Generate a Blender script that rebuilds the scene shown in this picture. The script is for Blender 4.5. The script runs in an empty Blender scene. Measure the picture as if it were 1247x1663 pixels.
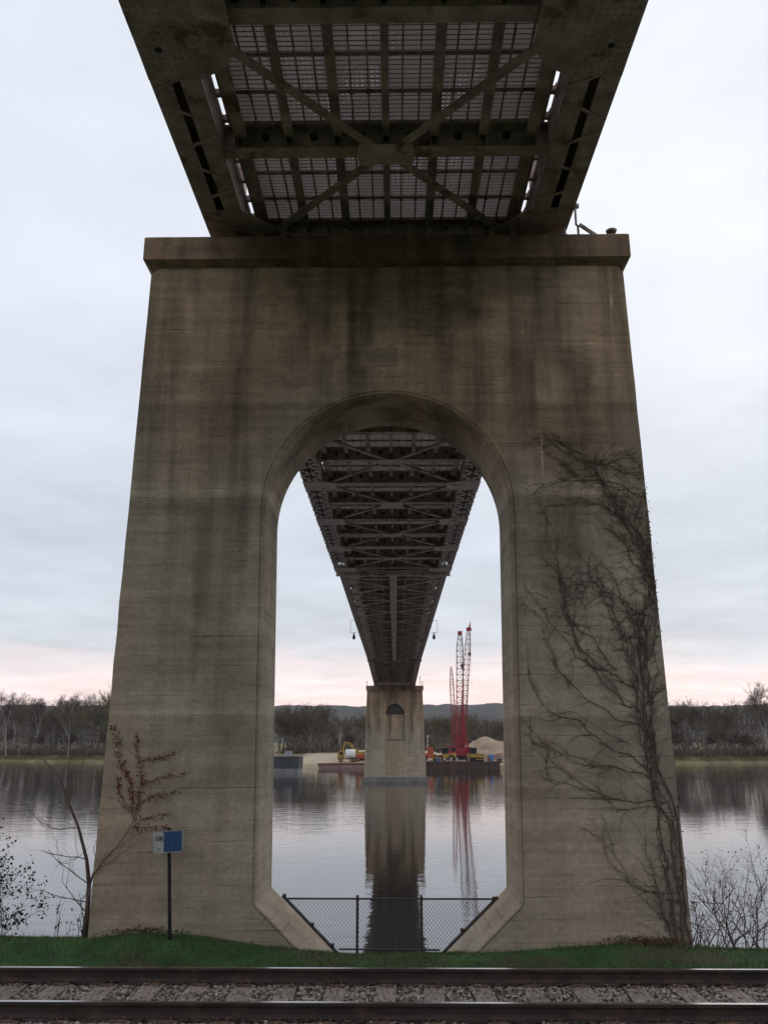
import bpy, math, random
from math import sin, cos, pi, radians, atan2, sqrt, hypot
from mathutils import Vector, Matrix, noise

S = bpy.context.scene
COL = S.collection
rnd = random.Random(7)

# ------------------------------------------------------------------ camera
cam_d = bpy.data.cameras.new('camera'); cam = bpy.data.objects.new('camera', cam_d); COL.objects.link(cam)
cam_d.sensor_fit = 'VERTICAL'; cam_d.sensor_height = 36.0; cam_d.lens = 36.0 * 1400 / 1663
cam_d.clip_start = 0.1; cam_d.clip_end = 6000
cam.location = (0.12, 0, 2.9); cam.rotation_euler = (radians(90 + 15.06), 0, radians(0.75))
S.camera = cam

# ------------------------------------------------------------------ sky, sun, exposure
SUN_EL, SUN_AZ = radians(33), radians(19)     # azimuth clockwise from +Y
W = bpy.data.worlds.new('World'); S.world = W; W.use_nodes = True
def world_sky():
    nt = W.node_tree; N = nt.nodes; L = nt.links; N.clear()
    out = N.new('ShaderNodeOutputWorld'); bg = N.new('ShaderNodeBackground')
    sky = N.new('ShaderNodeTexSky'); sky.sky_type = 'NISHITA'; sky.sun_disc = False
    sky.sun_elevation = SUN_EL; sky.sun_rotation = SUN_AZ; sky.dust_density = 2.0
    tc = N.new('ShaderNodeTexCoord'); sp = N.new('ShaderNodeSeparateXYZ'); L.new(tc.outputs['Generated'], sp.inputs[0])
    def math_(op, a, b=None, clamp=False):
        n = N.new('ShaderNodeMath'); n.operation = op; n.use_clamp = clamp
        for i, q in enumerate((a, b)):
            if q is None: continue
            if isinstance(q, (int, float)): n.inputs[i].default_value = q
            else: L.new(q, n.inputs[i])
        return n.outputs[0]
    z = math_('MAXIMUM', sp.outputs[2], 0.0)
    # cloud layer: a flat sheet overhead, so clouds crowd into streaks towards the horizon
    zz = math_('ADD', z, 0.07)
    cx = math_('DIVIDE', sp.outputs[0], zz); cy = math_('DIVIDE', sp.outputs[1], zz)
    cb = N.new('ShaderNodeCombineXYZ'); L.new(cx, cb.inputs[0]); L.new(cy, cb.inputs[1])
    n1 = N.new('ShaderNodeTexNoise'); n1.inputs['Scale'].default_value = 0.55; n1.inputs['Detail'].default_value = 6; n1.inputs['Roughness'].default_value = 0.55
    n1.inputs['Distortion'].default_value = 0.4
    L.new(cb.outputs[0], n1.inputs['Vector'])
    n2 = N.new('ShaderNodeTexNoise'); n2.inputs['Scale'].default_value = 1.7; n2.inputs['Detail'].default_value = 5
    L.new(cb.outputs[0], n2.inputs['Vector'])
    # how bright and how warm the cloud deck is with height above the horizon
    wob = math_('MULTIPLY', math_('SUBTRACT', n1.outputs[0], 0.5), 0.09)
    zc = math_('ADD', z, wob)
    ramp = N.new('ShaderNodeValToRGB'); L.new(zc, ramp.inputs[0]); cr = ramp.color_ramp
    stops = [(0.0, (1.13, .92, .89)), (.045, (1.19, .97, .94)), (.075, (1.08, .94, .93)), (.112, (.72, .76, .83)), (.2, (.69, .75, .845)),
             (.33, (.76, .815, .905)), (.5, (.86, .915, 1.01)), (.75, (.93, .99, 1.09)), (1.0, (.94, 1.0, 1.10))]
    cr.elements[0].position = 0; cr.elements[0].color = (*stops[0][1], 1); cr.elements[1].position = 1; cr.elements[1].color = (*stops[-1][1], 1)
    for p, c in stops[1:-1]:
        e = cr.elements.new(p); e.color = (*c, 1)
    mr = N.new('ShaderNodeMapRange'); L.new(math_('ADD', math_('MULTIPLY', n1.outputs[0], .5), math_('MULTIPLY', n2.outputs[0], .5)), mr.inputs[0])
    mr.inputs[1].default_value = .3; mr.inputs[2].default_value = .7; mr.inputs[3].default_value = .80; mr.inputs[4].default_value = 1.17
    mul = N.new('ShaderNodeMix'); mul.data_type = 'RGBA'; mul.blend_type = 'MULTIPLY'; mul.inputs[0].default_value = 1
    L.new(ramp.outputs[0], mul.inputs[6]); L.new(mr.outputs[0], mul.inputs[7])
    sk = N.new('ShaderNodeMix'); sk.data_type = 'RGBA'; sk.blend_type = 'MULTIPLY'; sk.inputs[0].default_value = 1
    L.new(sky.outputs[0], sk.inputs[6]); sk.inputs[7].default_value = (.06, .06, .06, 1)
    mix = N.new('ShaderNodeMix'); mix.data_type = 'RGBA'; mix.inputs[0].default_value = .93
    L.new(sk.outputs[2], mix.inputs[6]); L.new(mul.outputs[2], mix.inputs[7])
    L.new(mix.outputs[2], bg.inputs[0]); bg.inputs[1].default_value = 0.95
    L.new(bg.outputs[0], out.inputs[0])
world_sky()
sun_d = bpy.data.lights.new('sun', 'SUN'); sun = bpy.data.objects.new('sun', sun_d); COL.objects.link(sun)
sun_d.energy = 0.5; sun_d.angle = radians(25); sun_d.color = (1, .93, .85)
sd = Vector((sin(SUN_AZ) * cos(SUN_EL), cos(SUN_AZ) * cos(SUN_EL), sin(SUN_EL)))
sun.rotation_euler = sd.to_track_quat('Z', 'Y').to_euler(); sun.location = (0, 0, 60)
S.view_settings.view_transform = 'Standard'; S.view_settings.look = 'None'
S.view_settings.exposure = 0.08; S.view_settings.gamma = 1.0; S.view_settings.use_curve_mapping = False
S.render.engine = 'CYCLES'; S.cycles.max_bounces = 8; S.cycles.volume_bounces = 0; S.cycles.use_denoising = True

# ------------------------------------------------------------------ mesh helpers
class MB:
    def __init__(s): s.v = []; s.f = []; s.m = []
    def quad(s, *p, m=0):
        b = len(s.v); s.v += [tuple(q) for q in p]; s.f.append(tuple(range(b, b + len(p)))); s.m.append(m); return s
    def box(s, x0, x1, y0, y1, z0, z1, m=0):
        b = len(s.v)
        s.v += [(x, y, z) for z in (z0, z1) for y in (y0, y1) for x in (x0, x1)]
        for q in ((0, 2, 3, 1), (4, 5, 7, 6), (0, 1, 5, 4), (2, 6, 7, 3), (0, 4, 6, 2), (1, 3, 7, 5)):
            s.f.append(tuple(b + i for i in q)); s.m.append(m)
        return s
    def cbox(s, cx, cy, cz, sx, sy, sz, m=0):
        return s.box(cx - sx / 2, cx + sx / 2, cy - sy / 2, cy + sy / 2, cz - sz / 2, cz + sz / 2, m)
    def prism(s, poly, axis, a0, a1, m=0):
        """poly of 2-D points extruded along an axis"""
        n = len(poly); b = len(s.v)
        for a in (a0, a1):
            for (u, w) in poly:
                s.v.append({'x': (a, u, w), 'y': (u, a, w), 'z': (u, w, a)}[axis])
        s.f.append(tuple(b + i for i in range(n))[::-1]); s.m.append(m)
        s.f.append(tuple(b + n + i for i in range(n))); s.m.append(m)
        for i in range(n):
            j = (i + 1) % n; s.f.append((b + i, b + j, b + n + j, b + n + i)); s.m.append(m)
        return s
    def tube(s, pts, r, n=5, cap=True, m=0):
        pts = [Vector(p) for p in pts]; k = len(pts)
        if not hasattr(r, '__len__'): r = [r] * k
        b = len(s.v); ref = None
        for i, p in enumerate(pts):
            d = (pts[min(i + 1, k - 1)] - pts[max(i - 1, 0)])
            d = d.normalized() if d.length > 1e-9 else Vector((0, 0, 1))
            if ref is None: ref = Vector((1, 0, 0)) if abs(d.x) < .8 else Vector((0, 1, 0))
            a = d.cross(ref).normalized(); c = d.cross(a).normalized(); ref = c.cross(d) if False else ref
            for j in range(n):
                t = 2 * pi * j / n; q = p + (a * cos(t) + c * sin(t)) * r[i]; s.v.append(tuple(q))
        for i in range(k - 1):
            for j in range(n):
                j2 = (j + 1) % n
                s.f.append((b + i * n + j, b + i * n + j2, b + (i + 1) * n + j2, b + (i + 1) * n + j)); s.m.append(m)
        if cap:
            s.f.append(tuple(b + j for j in range(n))[::-1]); s.f.append(tuple(b + (k - 1) * n + j for j in range(n))); s.m += [m, m]
        return s
    def bar(s, p0, p1, w, t, up=(0, 0, 1), m=0):
        """flat bar: w across, t along up"""
        p0 = Vector(p0); p1 = Vector(p1); d = (p1 - p0).normalized(); u = Vector(up)
        a = d.cross(u).normalized(); u = a.cross(d).normalized(); b = len(s.v)
        for p in (p0, p1):
            for (i, j) in ((-1, -1), (1, -1), (1, 1), (-1, 1)): s.v.append(tuple(p + a * (w / 2 * i) + u * (t / 2 * j)))
        for q in ((0, 1, 2, 3), (7, 6, 5, 4), (0, 4, 5, 1), (1, 5, 6, 2), (2, 6, 7, 3), (3, 7, 4, 0)):
            s.f.append(tuple(b + i for i in q)); s.m.append(m)
        return s
    def disc(s, c, r, axis='z', h=.02, n=12, m=0):
        poly = [(cos(2 * pi * i / n) * r, sin(2 * pi * i / n) * r) for i in range(n)]
        o = {'x': (c[1], c[2], c[0]), 'y': (c[0], c[2], c[1]), 'z': (c[0], c[1], c[2])}[axis]
        return s.prism([(u + o[0], w + o[1]) for u, w in poly], axis, o[2] - h / 2, o[2] + h / 2, m)
    def mesh(s, name, mats):
        me = bpy.data.meshes.new(name); me.from_pydata(s.v, [], s.f)
        mats = mats if isinstance(mats, (list, tuple)) else [mats]
        for q in mats: me.materials.append(q)
        if len(mats) > 1: me.polygons.foreach_set('material_index', s.m)
        me.update(); return me
    def build(s, name, mats, parent=None, loc=None, smooth=False, rot=None, fix=False):
        me = s.mesh(name, mats)
        if fix:
            import bmesh
            bm = bmesh.new(); bm.from_mesh(me); bmesh.ops.recalc_face_normals(bm, faces=bm.faces); bm.to_mesh(me); bm.free()
        if smooth: me.polygons.foreach_set('use_smooth', [True] * len(me.polygons))
        return inst(name, me, parent, loc, rot)
def inst(name, me, parent=None, loc=None, rot=None, scale=None):
    o = bpy.data.objects.new(name, me); COL.objects.link(o)
    if parent: o.parent = parent
    if loc: o.location = loc
    if rot: o.rotation_euler = rot
    if scale: o.scale = scale
    return o
def tag(o, label=None, cat=None, group=None, kind=None):
    if label: o['label'] = label
    if cat: o['category'] = cat
    if group: o['group'] = group
    if kind: o['kind'] = kind
    return o
def thing(name, label, cat, loc=(0, 0, 0), rz=0, group=None):
    o = bpy.data.objects.new(name, None); COL.objects.link(o); o.location = loc; o.rotation_euler = (0, 0, rz)
    o.empty_display_size = .2
    return tag(o, label, cat, group)
def copy_tree(o, parent=None):
    c = o.copy(); COL.objects.link(c); c.parent = parent
    for ch in list(o.children): copy_tree(ch, c)
    return c
def lerp_pts(pts, x):
    if x <= pts[0][0]: return pts[0][1]
    for (a, b), (c, d) in zip(pts, pts[1:]):
        if x <= c: return b + (d - b) * (x - a) / (c - a)
    return pts[-1][1]
def nz(x, y, z=0.0): return noise.noise(Vector((x, y, z)))

# ------------------------------------------------------------------ materials
def mat(name, col, rough=.8, var=.25, scale=3.0, bump=0.0, bscale=None, metal=0.0, spec=.3, stretch=(1, 1, 1), col2=None):
    m = bpy.data.materials.new(name); m.use_nodes = True; nt = m.node_tree; N = nt.nodes; L = nt.links
    b = N['Principled BSDF']; b.inputs['Roughness'].default_value = rough; b.inputs['Metallic'].default_value = metal
    b.inputs['Specular IOR Level'].default_value = spec
    tc = N.new('ShaderNodeTexCoord'); mp = N.new('ShaderNodeMapping'); mp.inputs['Scale'].default_value = stretch
    L.new(tc.outputs['Object'], mp.inputs[0])
    n = N.new('ShaderNodeTexNoise'); n.inputs['Scale'].default_value = scale; n.inputs['Detail'].default_value = 6; n.inputs['Roughness'].default_value = .6
    L.new(mp.outputs[0], n.inputs['Vector'])
    r = N.new('ShaderNodeValToRGB'); L.new(n.outputs[0], r.inputs[0])
    c2 = col2 or tuple(c * (1 - var) for c in col); c1 = tuple(min(1, c * (1 + var)) for c in col)
    r.color_ramp.elements[0].position = .32; r.color_ramp.elements[0].color = (*c2, 1)
    r.color_ramp.elements[1].position = .68; r.color_ramp.elements[1].color = (*c1, 1)
    L.new(r.outputs[0], b.inputs['Base Color'])
    if bump:
        n2 = N.new('ShaderNodeTexNoise'); n2.inputs['Scale'].default_value = bscale or scale * 6; n2.inputs['Detail'].default_value = 4
        L.new(mp.outputs[0], n2.inputs['Vector'])
        bp = N.new('ShaderNodeBump'); bp.inputs['Strength'].default_value = 1; bp.inputs['Distance'].default_value = bump
        L.new(n2.outputs[0], bp.inputs['Height']); L.new(bp.outputs[0], b.inputs['Normal'])
    return m

def concrete(name, lifts, seed=0.0, marks=(), limes=(), base=(.365, .308, .24), stain_shade=True):
    """board-marked concrete: boards, pour lifts, run-off streaks, rust and lime marks, some painted shade"""
    m = bpy.data.materials.new(name); m.use_nodes = True; nt = m.node_tree; N = nt.nodes; L = nt.links
    b = N['Principled BSDF']; b.inputs['Roughness'].default_value = .92; b.inputs['Specular IOR Level'].default_value = .15
    tc = N.new('ShaderNodeTexCoord'); sp = N.new('ShaderNodeSeparateXYZ'); L.new(tc.outputs['Object'], sp.inputs[0])
    def M(op, a, bb=None, clamp=False, c=None):
        n = N.new('ShaderNodeMath'); n.operation = op; n.use_clamp = clamp
        for i, q in enumerate((a, bb, c)):
            if q is None: continue
            if isinstance(q, (int, float)): n.inputs[i].default_value = q
            else: L.new(q, n.inputs[i])
        return n.outputs[0]
    def noise_(sc, stretch, det=4, ro=.6, off=0.0):
        mp = N.new('ShaderNodeMapping'); mp.inputs['Scale'].default_value = stretch; mp.inputs['Location'].default_value = (off + seed, off, off)
        L.new(tc.outputs['Object'], mp.inputs[0])
        n = N.new('ShaderNodeTexNoise'); n.inputs['Scale'].default_value = sc; n.inputs['Detail'].default_value = det; n.inputs['Roughness'].default_value = ro
        L.new(mp.outputs[0], n.inputs['Vector']); return n.outputs[0]
    def rng(v, a, c, lo, hi):
        n = N.new('ShaderNodeMapRange'); n.inputs[1].default_value = a; n.inputs[2].default_value = c; n.inputs[3].default_value = lo; n.inputs[4].default_value = hi
        L.new(v, n.inputs[0]); return n.outputs[0]
    X, Z = sp.outputs[0], sp.outputs[2]
    big = noise_(.55, (1, 1, .8), 5, .6, 3); fine = noise_(14, (1, 1, 1), 6, .7, 9)
    cloud = noise_(2.2, (1, 1, 1.6), 6, .65, 1)
    zb = M('ADD', Z, M('MULTIPLY', noise_(.35, (1, 1, .2), 2, .5, 5), .05))
    board = noise_(1.0, (.22, .22, 6.4), 3, .6, 11)                     # each board takes the cement a little differently
    streak = noise_(1.0, (2.6, 2.6, .13), 6, .62, 7)
    streak2 = noise_(1.0, (.9, .9, .10), 4, .6, 17)
    # thin joints between the boards, broken up along their length
    fr = M('FRACT', M('MULTIPLY', zb, 1 / .152)); edge = M('MINIMUM', fr, M('SUBTRACT', 1.0, fr))
    joint = M('MULTIPLY', rng(edge, .0, .10, 1, 0), rng(noise_(1.0, (.9, .9, 5.0), 3, .6, 21), .50, .68, 0, 1), True)
    # lifts
    ramp = N.new('ShaderNodeValToRGB'); ramp.color_ramp.interpolation = 'LINEAR'
    L.new(rng(zb, -1, 13, 0, 1), ramp.inputs[0]); els = ramp.color_ramp.elements
    pts = []
    for z, v in lifts: pts.append(((z + 1) / 14, v))
    els[0].position = pts[0][0]; els[0].color = (pts[0][1],) * 3 + (1,); els[1].position = pts[-1][0]; els[1].color = (pts[-1][1],) * 3 + (1,)
    for p, v in pts[1:-1]:
        e = els.new(p); e.color = (v, v, v, 1)
    val = M('MULTIPLY', rng(big, .3, .7, .84, 1.14), rng(cloud, .3, .7, .84, 1.16))
    val = M('MULTIPLY', val, rng(board, .3, .7, .84, 1.15))
    val = M('MULTIPLY', val, rng(fine, .3, .7, .82, 1.18))
    val = M('MULTIPLY', val, ramp.outputs[0])
    val = M('MULTIPLY', val, M('SUBTRACT', 1.0, M('MULTIPLY', joint, .46)))
    if stain_shade:
        # dirt carried down by water from the bearing shelf: long runs starting at the top
        run = M('MULTIPLY', rng(streak, .47, .68, 0, 1), rng(Z, 1.0, 9.5, .25, 1), True)
        run2 = M('MULTIPLY', rng(streak2, .48, .62, 0, 1), rng(Z, 4.0, 8.5, 0, 1), True)
        val = M('MULTIPLY', val, M('SUBTRACT', 1.0, M('MULTIPLY', run, .42)))
        val = M('MULTIPLY', val, M('SUBTRACT', 1.0, M('MULTIPLY', run2, .50)))
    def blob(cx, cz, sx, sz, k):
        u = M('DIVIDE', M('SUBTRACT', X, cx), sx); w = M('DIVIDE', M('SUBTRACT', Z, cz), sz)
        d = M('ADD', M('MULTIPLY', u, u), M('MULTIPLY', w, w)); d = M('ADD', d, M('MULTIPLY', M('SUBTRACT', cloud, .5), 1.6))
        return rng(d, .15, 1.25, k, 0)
    warm = None
    if stain_shade:
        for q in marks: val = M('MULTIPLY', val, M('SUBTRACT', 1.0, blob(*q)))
        for q in limes: val = M('MULTIPLY', val, M('ADD', 1.0, blob(*q)))
        spall = rng(noise_(4.2, (1, 1, 2.2), 5, .7, 61), .69, .72, 0, .30); val = M('MULTIPLY', val, M('SUBTRACT', 1.0, spall))
        pits = rng(noise_(26, (1, 1, 1), 2, .5, 51), .69, .74, 0, .6); val = M('MULTIPLY', val, M('SUBTRACT', 1.0, pits))
    col = N.new('ShaderNodeMix'); col.data_type = 'RGBA'
    L.new(M('ADD', rng(noise_(.5, (1, 1, .45), 5, .6, 31), .42, .68, 0, .6), rng(Z, 6.5, 9.5, 0, .8), True), col.inputs[0]); col.inputs[6].default_value = (*base, 1)
    col.inputs[7].default_value = (base[0] * 1.12, base[1] * .92, base[2] * .80, 1)
    # lime bloom
    lime = rng(noise_(1.0, (1.3, 1.3, .5), 6, .75, 41), .70, .76, 0, .45)
    c2 = N.new('ShaderNodeMix'); c2.data_type = 'RGBA'; L.new(lime, c2.inputs[0]); L.new(col.outputs[2], c2.inputs[6]); c2.inputs[7].default_value = (.52, .42, .32, 1)
    mul = N.new('ShaderNodeVectorMath'); mul.operation = 'SCALE'; L.new(c2.outputs[2], mul.inputs[0]); L.new(val, mul.inputs['Scale'])
    L.new(mul.outputs[0], b.inputs['Base Color'])
    h = M('ADD', M('MULTIPLY', fine, .35), M('ADD', M('MULTIPLY', board, .5), M('MULTIPLY', joint, -.6)))
    bp = N.new('ShaderNodeBump'); bp.inputs['Strength'].default_value = .8; bp.inputs['Distance'].default_value = .012
    L.new(h, bp.inputs['Height']); L.new(bp.outputs[0], b.inputs['Normal'])
    return m

M_ = {}
LIFTS = [(-1, 1.02), (.9, 1.06), (2.05, 1.06), (2.10, .93), (3.32, .93), (3.36, 1.25), (3.66, 1.16), (3.72, 1.02), (5.2, 1.0), (6.84, .84), (6.88, 1.26), (7.12, 1.12), (7.16, .88), (8.48, .78), (8.53, 1.02), (9.48, 1.0), (9.52, 1.1), (10.8, 1.05), (13, .9)]
STAINS_SHADE = [(.1, 10.75, 2.3, 1.1, .45), (-.62, 9.9, .10, 1.5, .45), (2.25, 8.9, .28, 1.2, .35), (3.25, 9.0, .30, .7, .3), (-2.6, 8.6, 1.0, .7, .22), (2.9, 7.8, .7, .6, .25), (-3.0, 6.0, .16, 2.2, .32), (-2.35, 6.4, .12, 1.5, .3), (-2.55, 3.6, .5, 1.1, .14), (2.7, 5.9, .6, 1.2, .22), (3.2, 3.0, .6, 1.2, .12), (-1.6, 9.9, .3, 1.4, .25), (1.2, 10.2, .35, 1.3, .25)]  # the widest mark, top centre, paints the deck's shade along with grime
LIMES = [(-3.45, 10.1, .10, .5, .35), (2.56, 7.55, .03, .38, .55), (3.9, 10.35, .03, .14, .8), (3.55, 9.55, .5, .03, .4), (-1.0, 9.45, .22, .12, .25), (.15, 9.15, .3, .16, .2)]
M_['conc'] = concrete('pier_concrete', LIFTS, 0.0, STAINS_SHADE, LIMES)
M_['conc_cap'] = concrete('cap_concrete', [(-1, .72), (13, .72)], 4.0, [(0, 11.35, 2.6, .6, .4)], (), (.33, .265, .21))  # the mark paints bridge shade mixed with grime over the cap's middle
M_['conc_far'] = concrete('far_pier_concrete', [(-1, .95), (3, 1.05), (6, .9), (9, .98), (13, .8)], 9.0, (), (), (.42, .36, .275))
M_['rust_conc'] = concrete('rust_stained_concrete', [(-1, .9), (13, .9)], 2.0, (), (), (.42, .335, .235), False)
M_['steel'] = mat('dark_painted_steel', (.315, .238, .208), .62, .42, 2.2, .003, 30)
M_['steel2'] = mat('lighter_painted_steel', (.40, .325, .29), .6, .3, 2.0, .003, 30)
M_['galv'] = mat('weathered_zinc', (.34, .34, .35), .45, .2, 6, metal=.4)
M_['fence'] = mat('dark_fence_steel', (.07, .056, .06), .5, .25, 8, metal=.2)
M_['wire'] = mat('fence_wire', (.16, .16, .165), .5, .2, 10, metal=.3)
M_['rail'] = mat('rusty_rail', (.045, .032, .027), .75, .35, 6, .002, 60, stretch=(.4, 1, 1))
M_['railtop'] = mat('polished_rail_head', (.46, .44, .44), .22, .2, 5, metal=1.0, stretch=(.15, 4, 1))
M_['tie'] = mat('weathered_tie_wood', (.25, .20, .165), .9, .5, 9, .012, 22, stretch=(3.2, .5, 2))
M_['plate'] = mat('rusty_tie_plate', (.115, .068, .045), .85, .35, 12, .003)
M_['ballast'] = mat('ballast_bed', (.10, .088, .08), .95, .35, 14, .03, 40)
M_['grass'] = mat('lawn_grass', (.050, .112, .032), .8, .5, 2.4, 0, spec=.15)
M_['straw'] = mat('dry_straw', (.21, .17, .085), .9, .3, 5)
M_['grass2'] = mat('yellow_green_grass', (.085, .13, .035), .8, .35, 3, spec=.15)
M_['bark'] = mat('grey_bark', (.17, .145, .12), .9, .3, 4, stretch=(3, 3, .6))
M_['palebark'] = mat('pale_bark', (.36, .33, .29), .9, .3, 2, stretch=(2, 2, .5))
M_['twig'] = mat('bare_twigs', (.135, .103, .080), .9, .3, .2)
M_['twig_olive'] = mat('olive_twigs', (.145, .125, .075), .9, .25, .2)
M_['twig_grey'] = mat('grey_twigs', (.145, .118, .10), .9, .25, .2)
M_['vine'] = mat('brown_vine_stem', (.135, .088, .07), .9, .45, 8)
M_['redleaf'] = mat('red_vine_leaves', (.17, .030, .027), .75, .45, 9)
M_['deadleaf'] = mat('brown_dead_leaves', (.135, .075, .048), .85, .45, 9)
M_['darkleaf'] = mat('dark_shrub_leaves', (.028, .026, .022), .8, .3, 9)
M_['stem'] = mat('sapling_bark', (.125, .088, .078), .9, .3, 9)
M_['sand'] = mat('sandy_fill', (.37, .295, .20), .95, .3, .3, .05, 3)
M_['red'] = mat('red_crane_paint', (.34, .022, .04), .5, .2, .8)
M_['redgrey'] = mat('faded_crane_lattice', (.30, .13, .14), .55, .3, .4)
M_['grey_lat'] = mat('grey_crane_lattice', (.17, .15, .16), .55, .3, .4)
M_['yellow'] = mat('yellow_machine_paint', (.40, .24, .055), .6, .35, 1.5)
M_['orange'] = mat('orange_red_paint', (.46, .085, .04), .6, .4, 1.5)
M_['black'] = mat('black_rubber', (.02, .02, .022), .8, .2, 3)
M_['glass'] = mat('dark_cab_glass', (.03, .035, .04), .1, .1, 3, spec=.5)
M_['white'] = mat('white_paint', (.72, .72, .68), .5, .08, 2)
M_['bluec'] = mat('blue_paint', (.07, .19, .42), .5, .15, 2)
M_['bargegrey'] = mat('dark_grey_barge_steel', (.06, .062, .066), .7, .3, .6, stretch=(1, 1, .3))
M_['bargelow'] = mat('grey_waterline_steel', (.20, .19, .185), .8, .25, .8)
M_['bargerust'] = mat('rusty_barge_steel', (.095, .06, .05), .85, .5, .7, stretch=(1.6, 1, .2))
M_['pinkrust'] = mat('faded_red_barge_steel', (.25, .15, .135), .85, .25, .6)
M_['niche'] = mat('dark_niche', (.10, .09, .08), .9, .3, 1)  # darker than the wall around it
M_['post'] = mat('dark_sign_post', (.022, .018, .017), .8, .3, 6)
M_['signwhite'] = mat('weathered_sign_white', (.40, .41, .37), .6, .18, 8)
M_['signblue'] = mat('weathered_sign_blue', (.032, .072, .17), .6, .3, 22)
M_['lettering'] = mat('black_lettering', (.03, .028, .03), .7, .2, 30)

def patches(m, col, scale, lo, hi, amt=1.0):
    nt = m.node_tree; N = nt.nodes; L = nt.links; b = N['Principled BSDF']; old = b.inputs['Base Color'].links[0].from_socket
    g = N.new('ShaderNodeNewGeometry'); n = N.new('ShaderNodeTexNoise'); n.inputs['Scale'].default_value = scale; n.inputs['Detail'].default_value = 7; n.inputs['Roughness'].default_value = .65
    L.new(g.outputs['Position'], n.inputs['Vector']); mr = N.new('ShaderNodeMapRange'); L.new(n.outputs[0], mr.inputs[0]); mr.inputs[1].default_value = lo; mr.inputs[2].default_value = hi; mr.inputs[4].default_value = amt
    mx = N.new('ShaderNodeMix'); mx.data_type = 'RGBA'; L.new(mr.outputs[0], mx.inputs[0]); L.new(old, mx.inputs[6]); mx.inputs[7].default_value = (*col, 1); L.new(mx.outputs[2], b.inputs['Base Color'])
for nm in ('steel', 'steel2'):
    patches(M_[nm], (.13, .062, .038), 1.6, .56, .64, .85); patches(M_[nm], (.42, .40, .36), 3.1, .66, .70, .55)
for nm in ('yellow', 'orange', 'white', 'bluec', 'red'): patches(M_[nm], (.13, .095, .065), .9, .45, .68, .6)
patches(M_['rail'], (.11, .06, .035), 3.0, .52, .66, .7); patches(M_['ballast'], (.05, .042, .038), .9, .5, .62, .7); patches(M_['tie'], (.09, .068, .058), 2.0, .5, .65, .6)
for nm in ('twig', 'twig_olive', 'twig_grey'): patches(M_[nm], (.075, .052, .04), .05, .45, .6, .7)

def deck_material():
    m = bpy.data.materials.new('steel_grid_deck'); m.use_nodes = True; nt = m.node_tree; N = nt.nodes; L = nt.links
    b = N['Principled BSDF']; b.inputs['Roughness'].default_value = .75; b.inputs['Specular IOR Level'].default_value = .2
    tc = N.new('ShaderNodeTexCoord'); sp = N.new('ShaderNodeSeparateXYZ'); L.new(tc.outputs['Object'], sp.inputs[0])
    gm = N.new('ShaderNodeNewGeometry')
    def M(op, a, bb=None, clamp=False):
        n = N.new('ShaderNodeMath'); n.operation = op; n.use_clamp = clamp
        for i, q in enumerate((a, bb)):
            if q is None: continue
            if isinstance(q, (int, float)): n.inputs[i].default_value = q
            else: L.new(q, n.inputs[i])
        return n.outputs[0]
    no = N.new('ShaderNodeTexNoise'); no.inputs['Scale'].default_value = 1.3; no.inputs['Detail'].default_value = 5; L.new(gm.outputs['Position'], no.inputs['Vector'])
    fx = M('ABSOLUTE', M('SUBTRACT', M('FRACT', M('MULTIPLY', sp.outputs[0], 1 / .076)), .5))
    fy = M('ABSOLUTE', M('SUBTRACT', M('FRACT', M('MULTIPLY', sp.outputs[1], 1 / .092)), .5))
    bar = M('GREATER_THAN', fy, .41)
    r = N.new('ShaderNodeValToRGB'); L.new(no.outputs[0], r.inputs[0])
    r.color_ramp.elements[0].position = .3; r.color_ramp.elements[0].color = (.20, .172, .157, 1)
    r.color_ramp.elements[1].position = .7; r.color_ramp.elements[1].color = (.34, .295, .27, 1)
    mx = N.new('ShaderNodeMix'); mx.data_type = 'RGBA'; L.new(bar, mx.inputs[0]); L.new(r.outputs[0], mx.inputs[6]); mx.inputs[7].default_value = (.12, .10, .088, 1)
    L.new(mx.outputs[2], b.inputs['Base Color'])
    bp = N.new('ShaderNodeBump'); bp.inputs['Distance'].default_value = .02; L.new(bar, bp.inputs['Height']); L.new(bp.outputs[0], b.inputs['Normal'])
    # the grid's small open cells: real holes through the plate where the fill has fallen out
    hole = M('MULTIPLY', M('LESS_THAN', fx, .085), M('LESS_THAN', fy, .075))
    n2 = N.new('ShaderNodeTexNoise'); n2.inputs['Scale'].default_value = .9; n2.inputs['Detail'].default_value = 3; L.new(gm.outputs['Position'], n2.inputs['Vector'])
    hole = M('MULTIPLY', hole, M('GREATER_THAN', n2.outputs[0], .50))
    tl = N.new('ShaderNodeBsdfTranslucent'); tl.inputs[0].default_value = (.50, .455, .43, 1); m0 = N.new('ShaderNodeMixShader'); m0.inputs[0].default_value = .15
    L.new(M('MULTIPLY', M('SUBTRACT', 1.0, bar), .62), m0.inputs[0]); L.new(b.outputs[0], m0.inputs[1]); L.new(tl.outputs[0], m0.inputs[2])
    tr = N.new('ShaderNodeBsdfTransparent'); ms = N.new('ShaderNodeMixShader'); out = N['Material Output']
    L.new(hole, ms.inputs[0]); L.new(m0.outputs[0], ms.inputs[1]); L.new(tr.outputs[0], ms.inputs[2]); L.new(ms.outputs[0], out.inputs[0])
    return m
M_['deck'] = deck_material()

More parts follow.
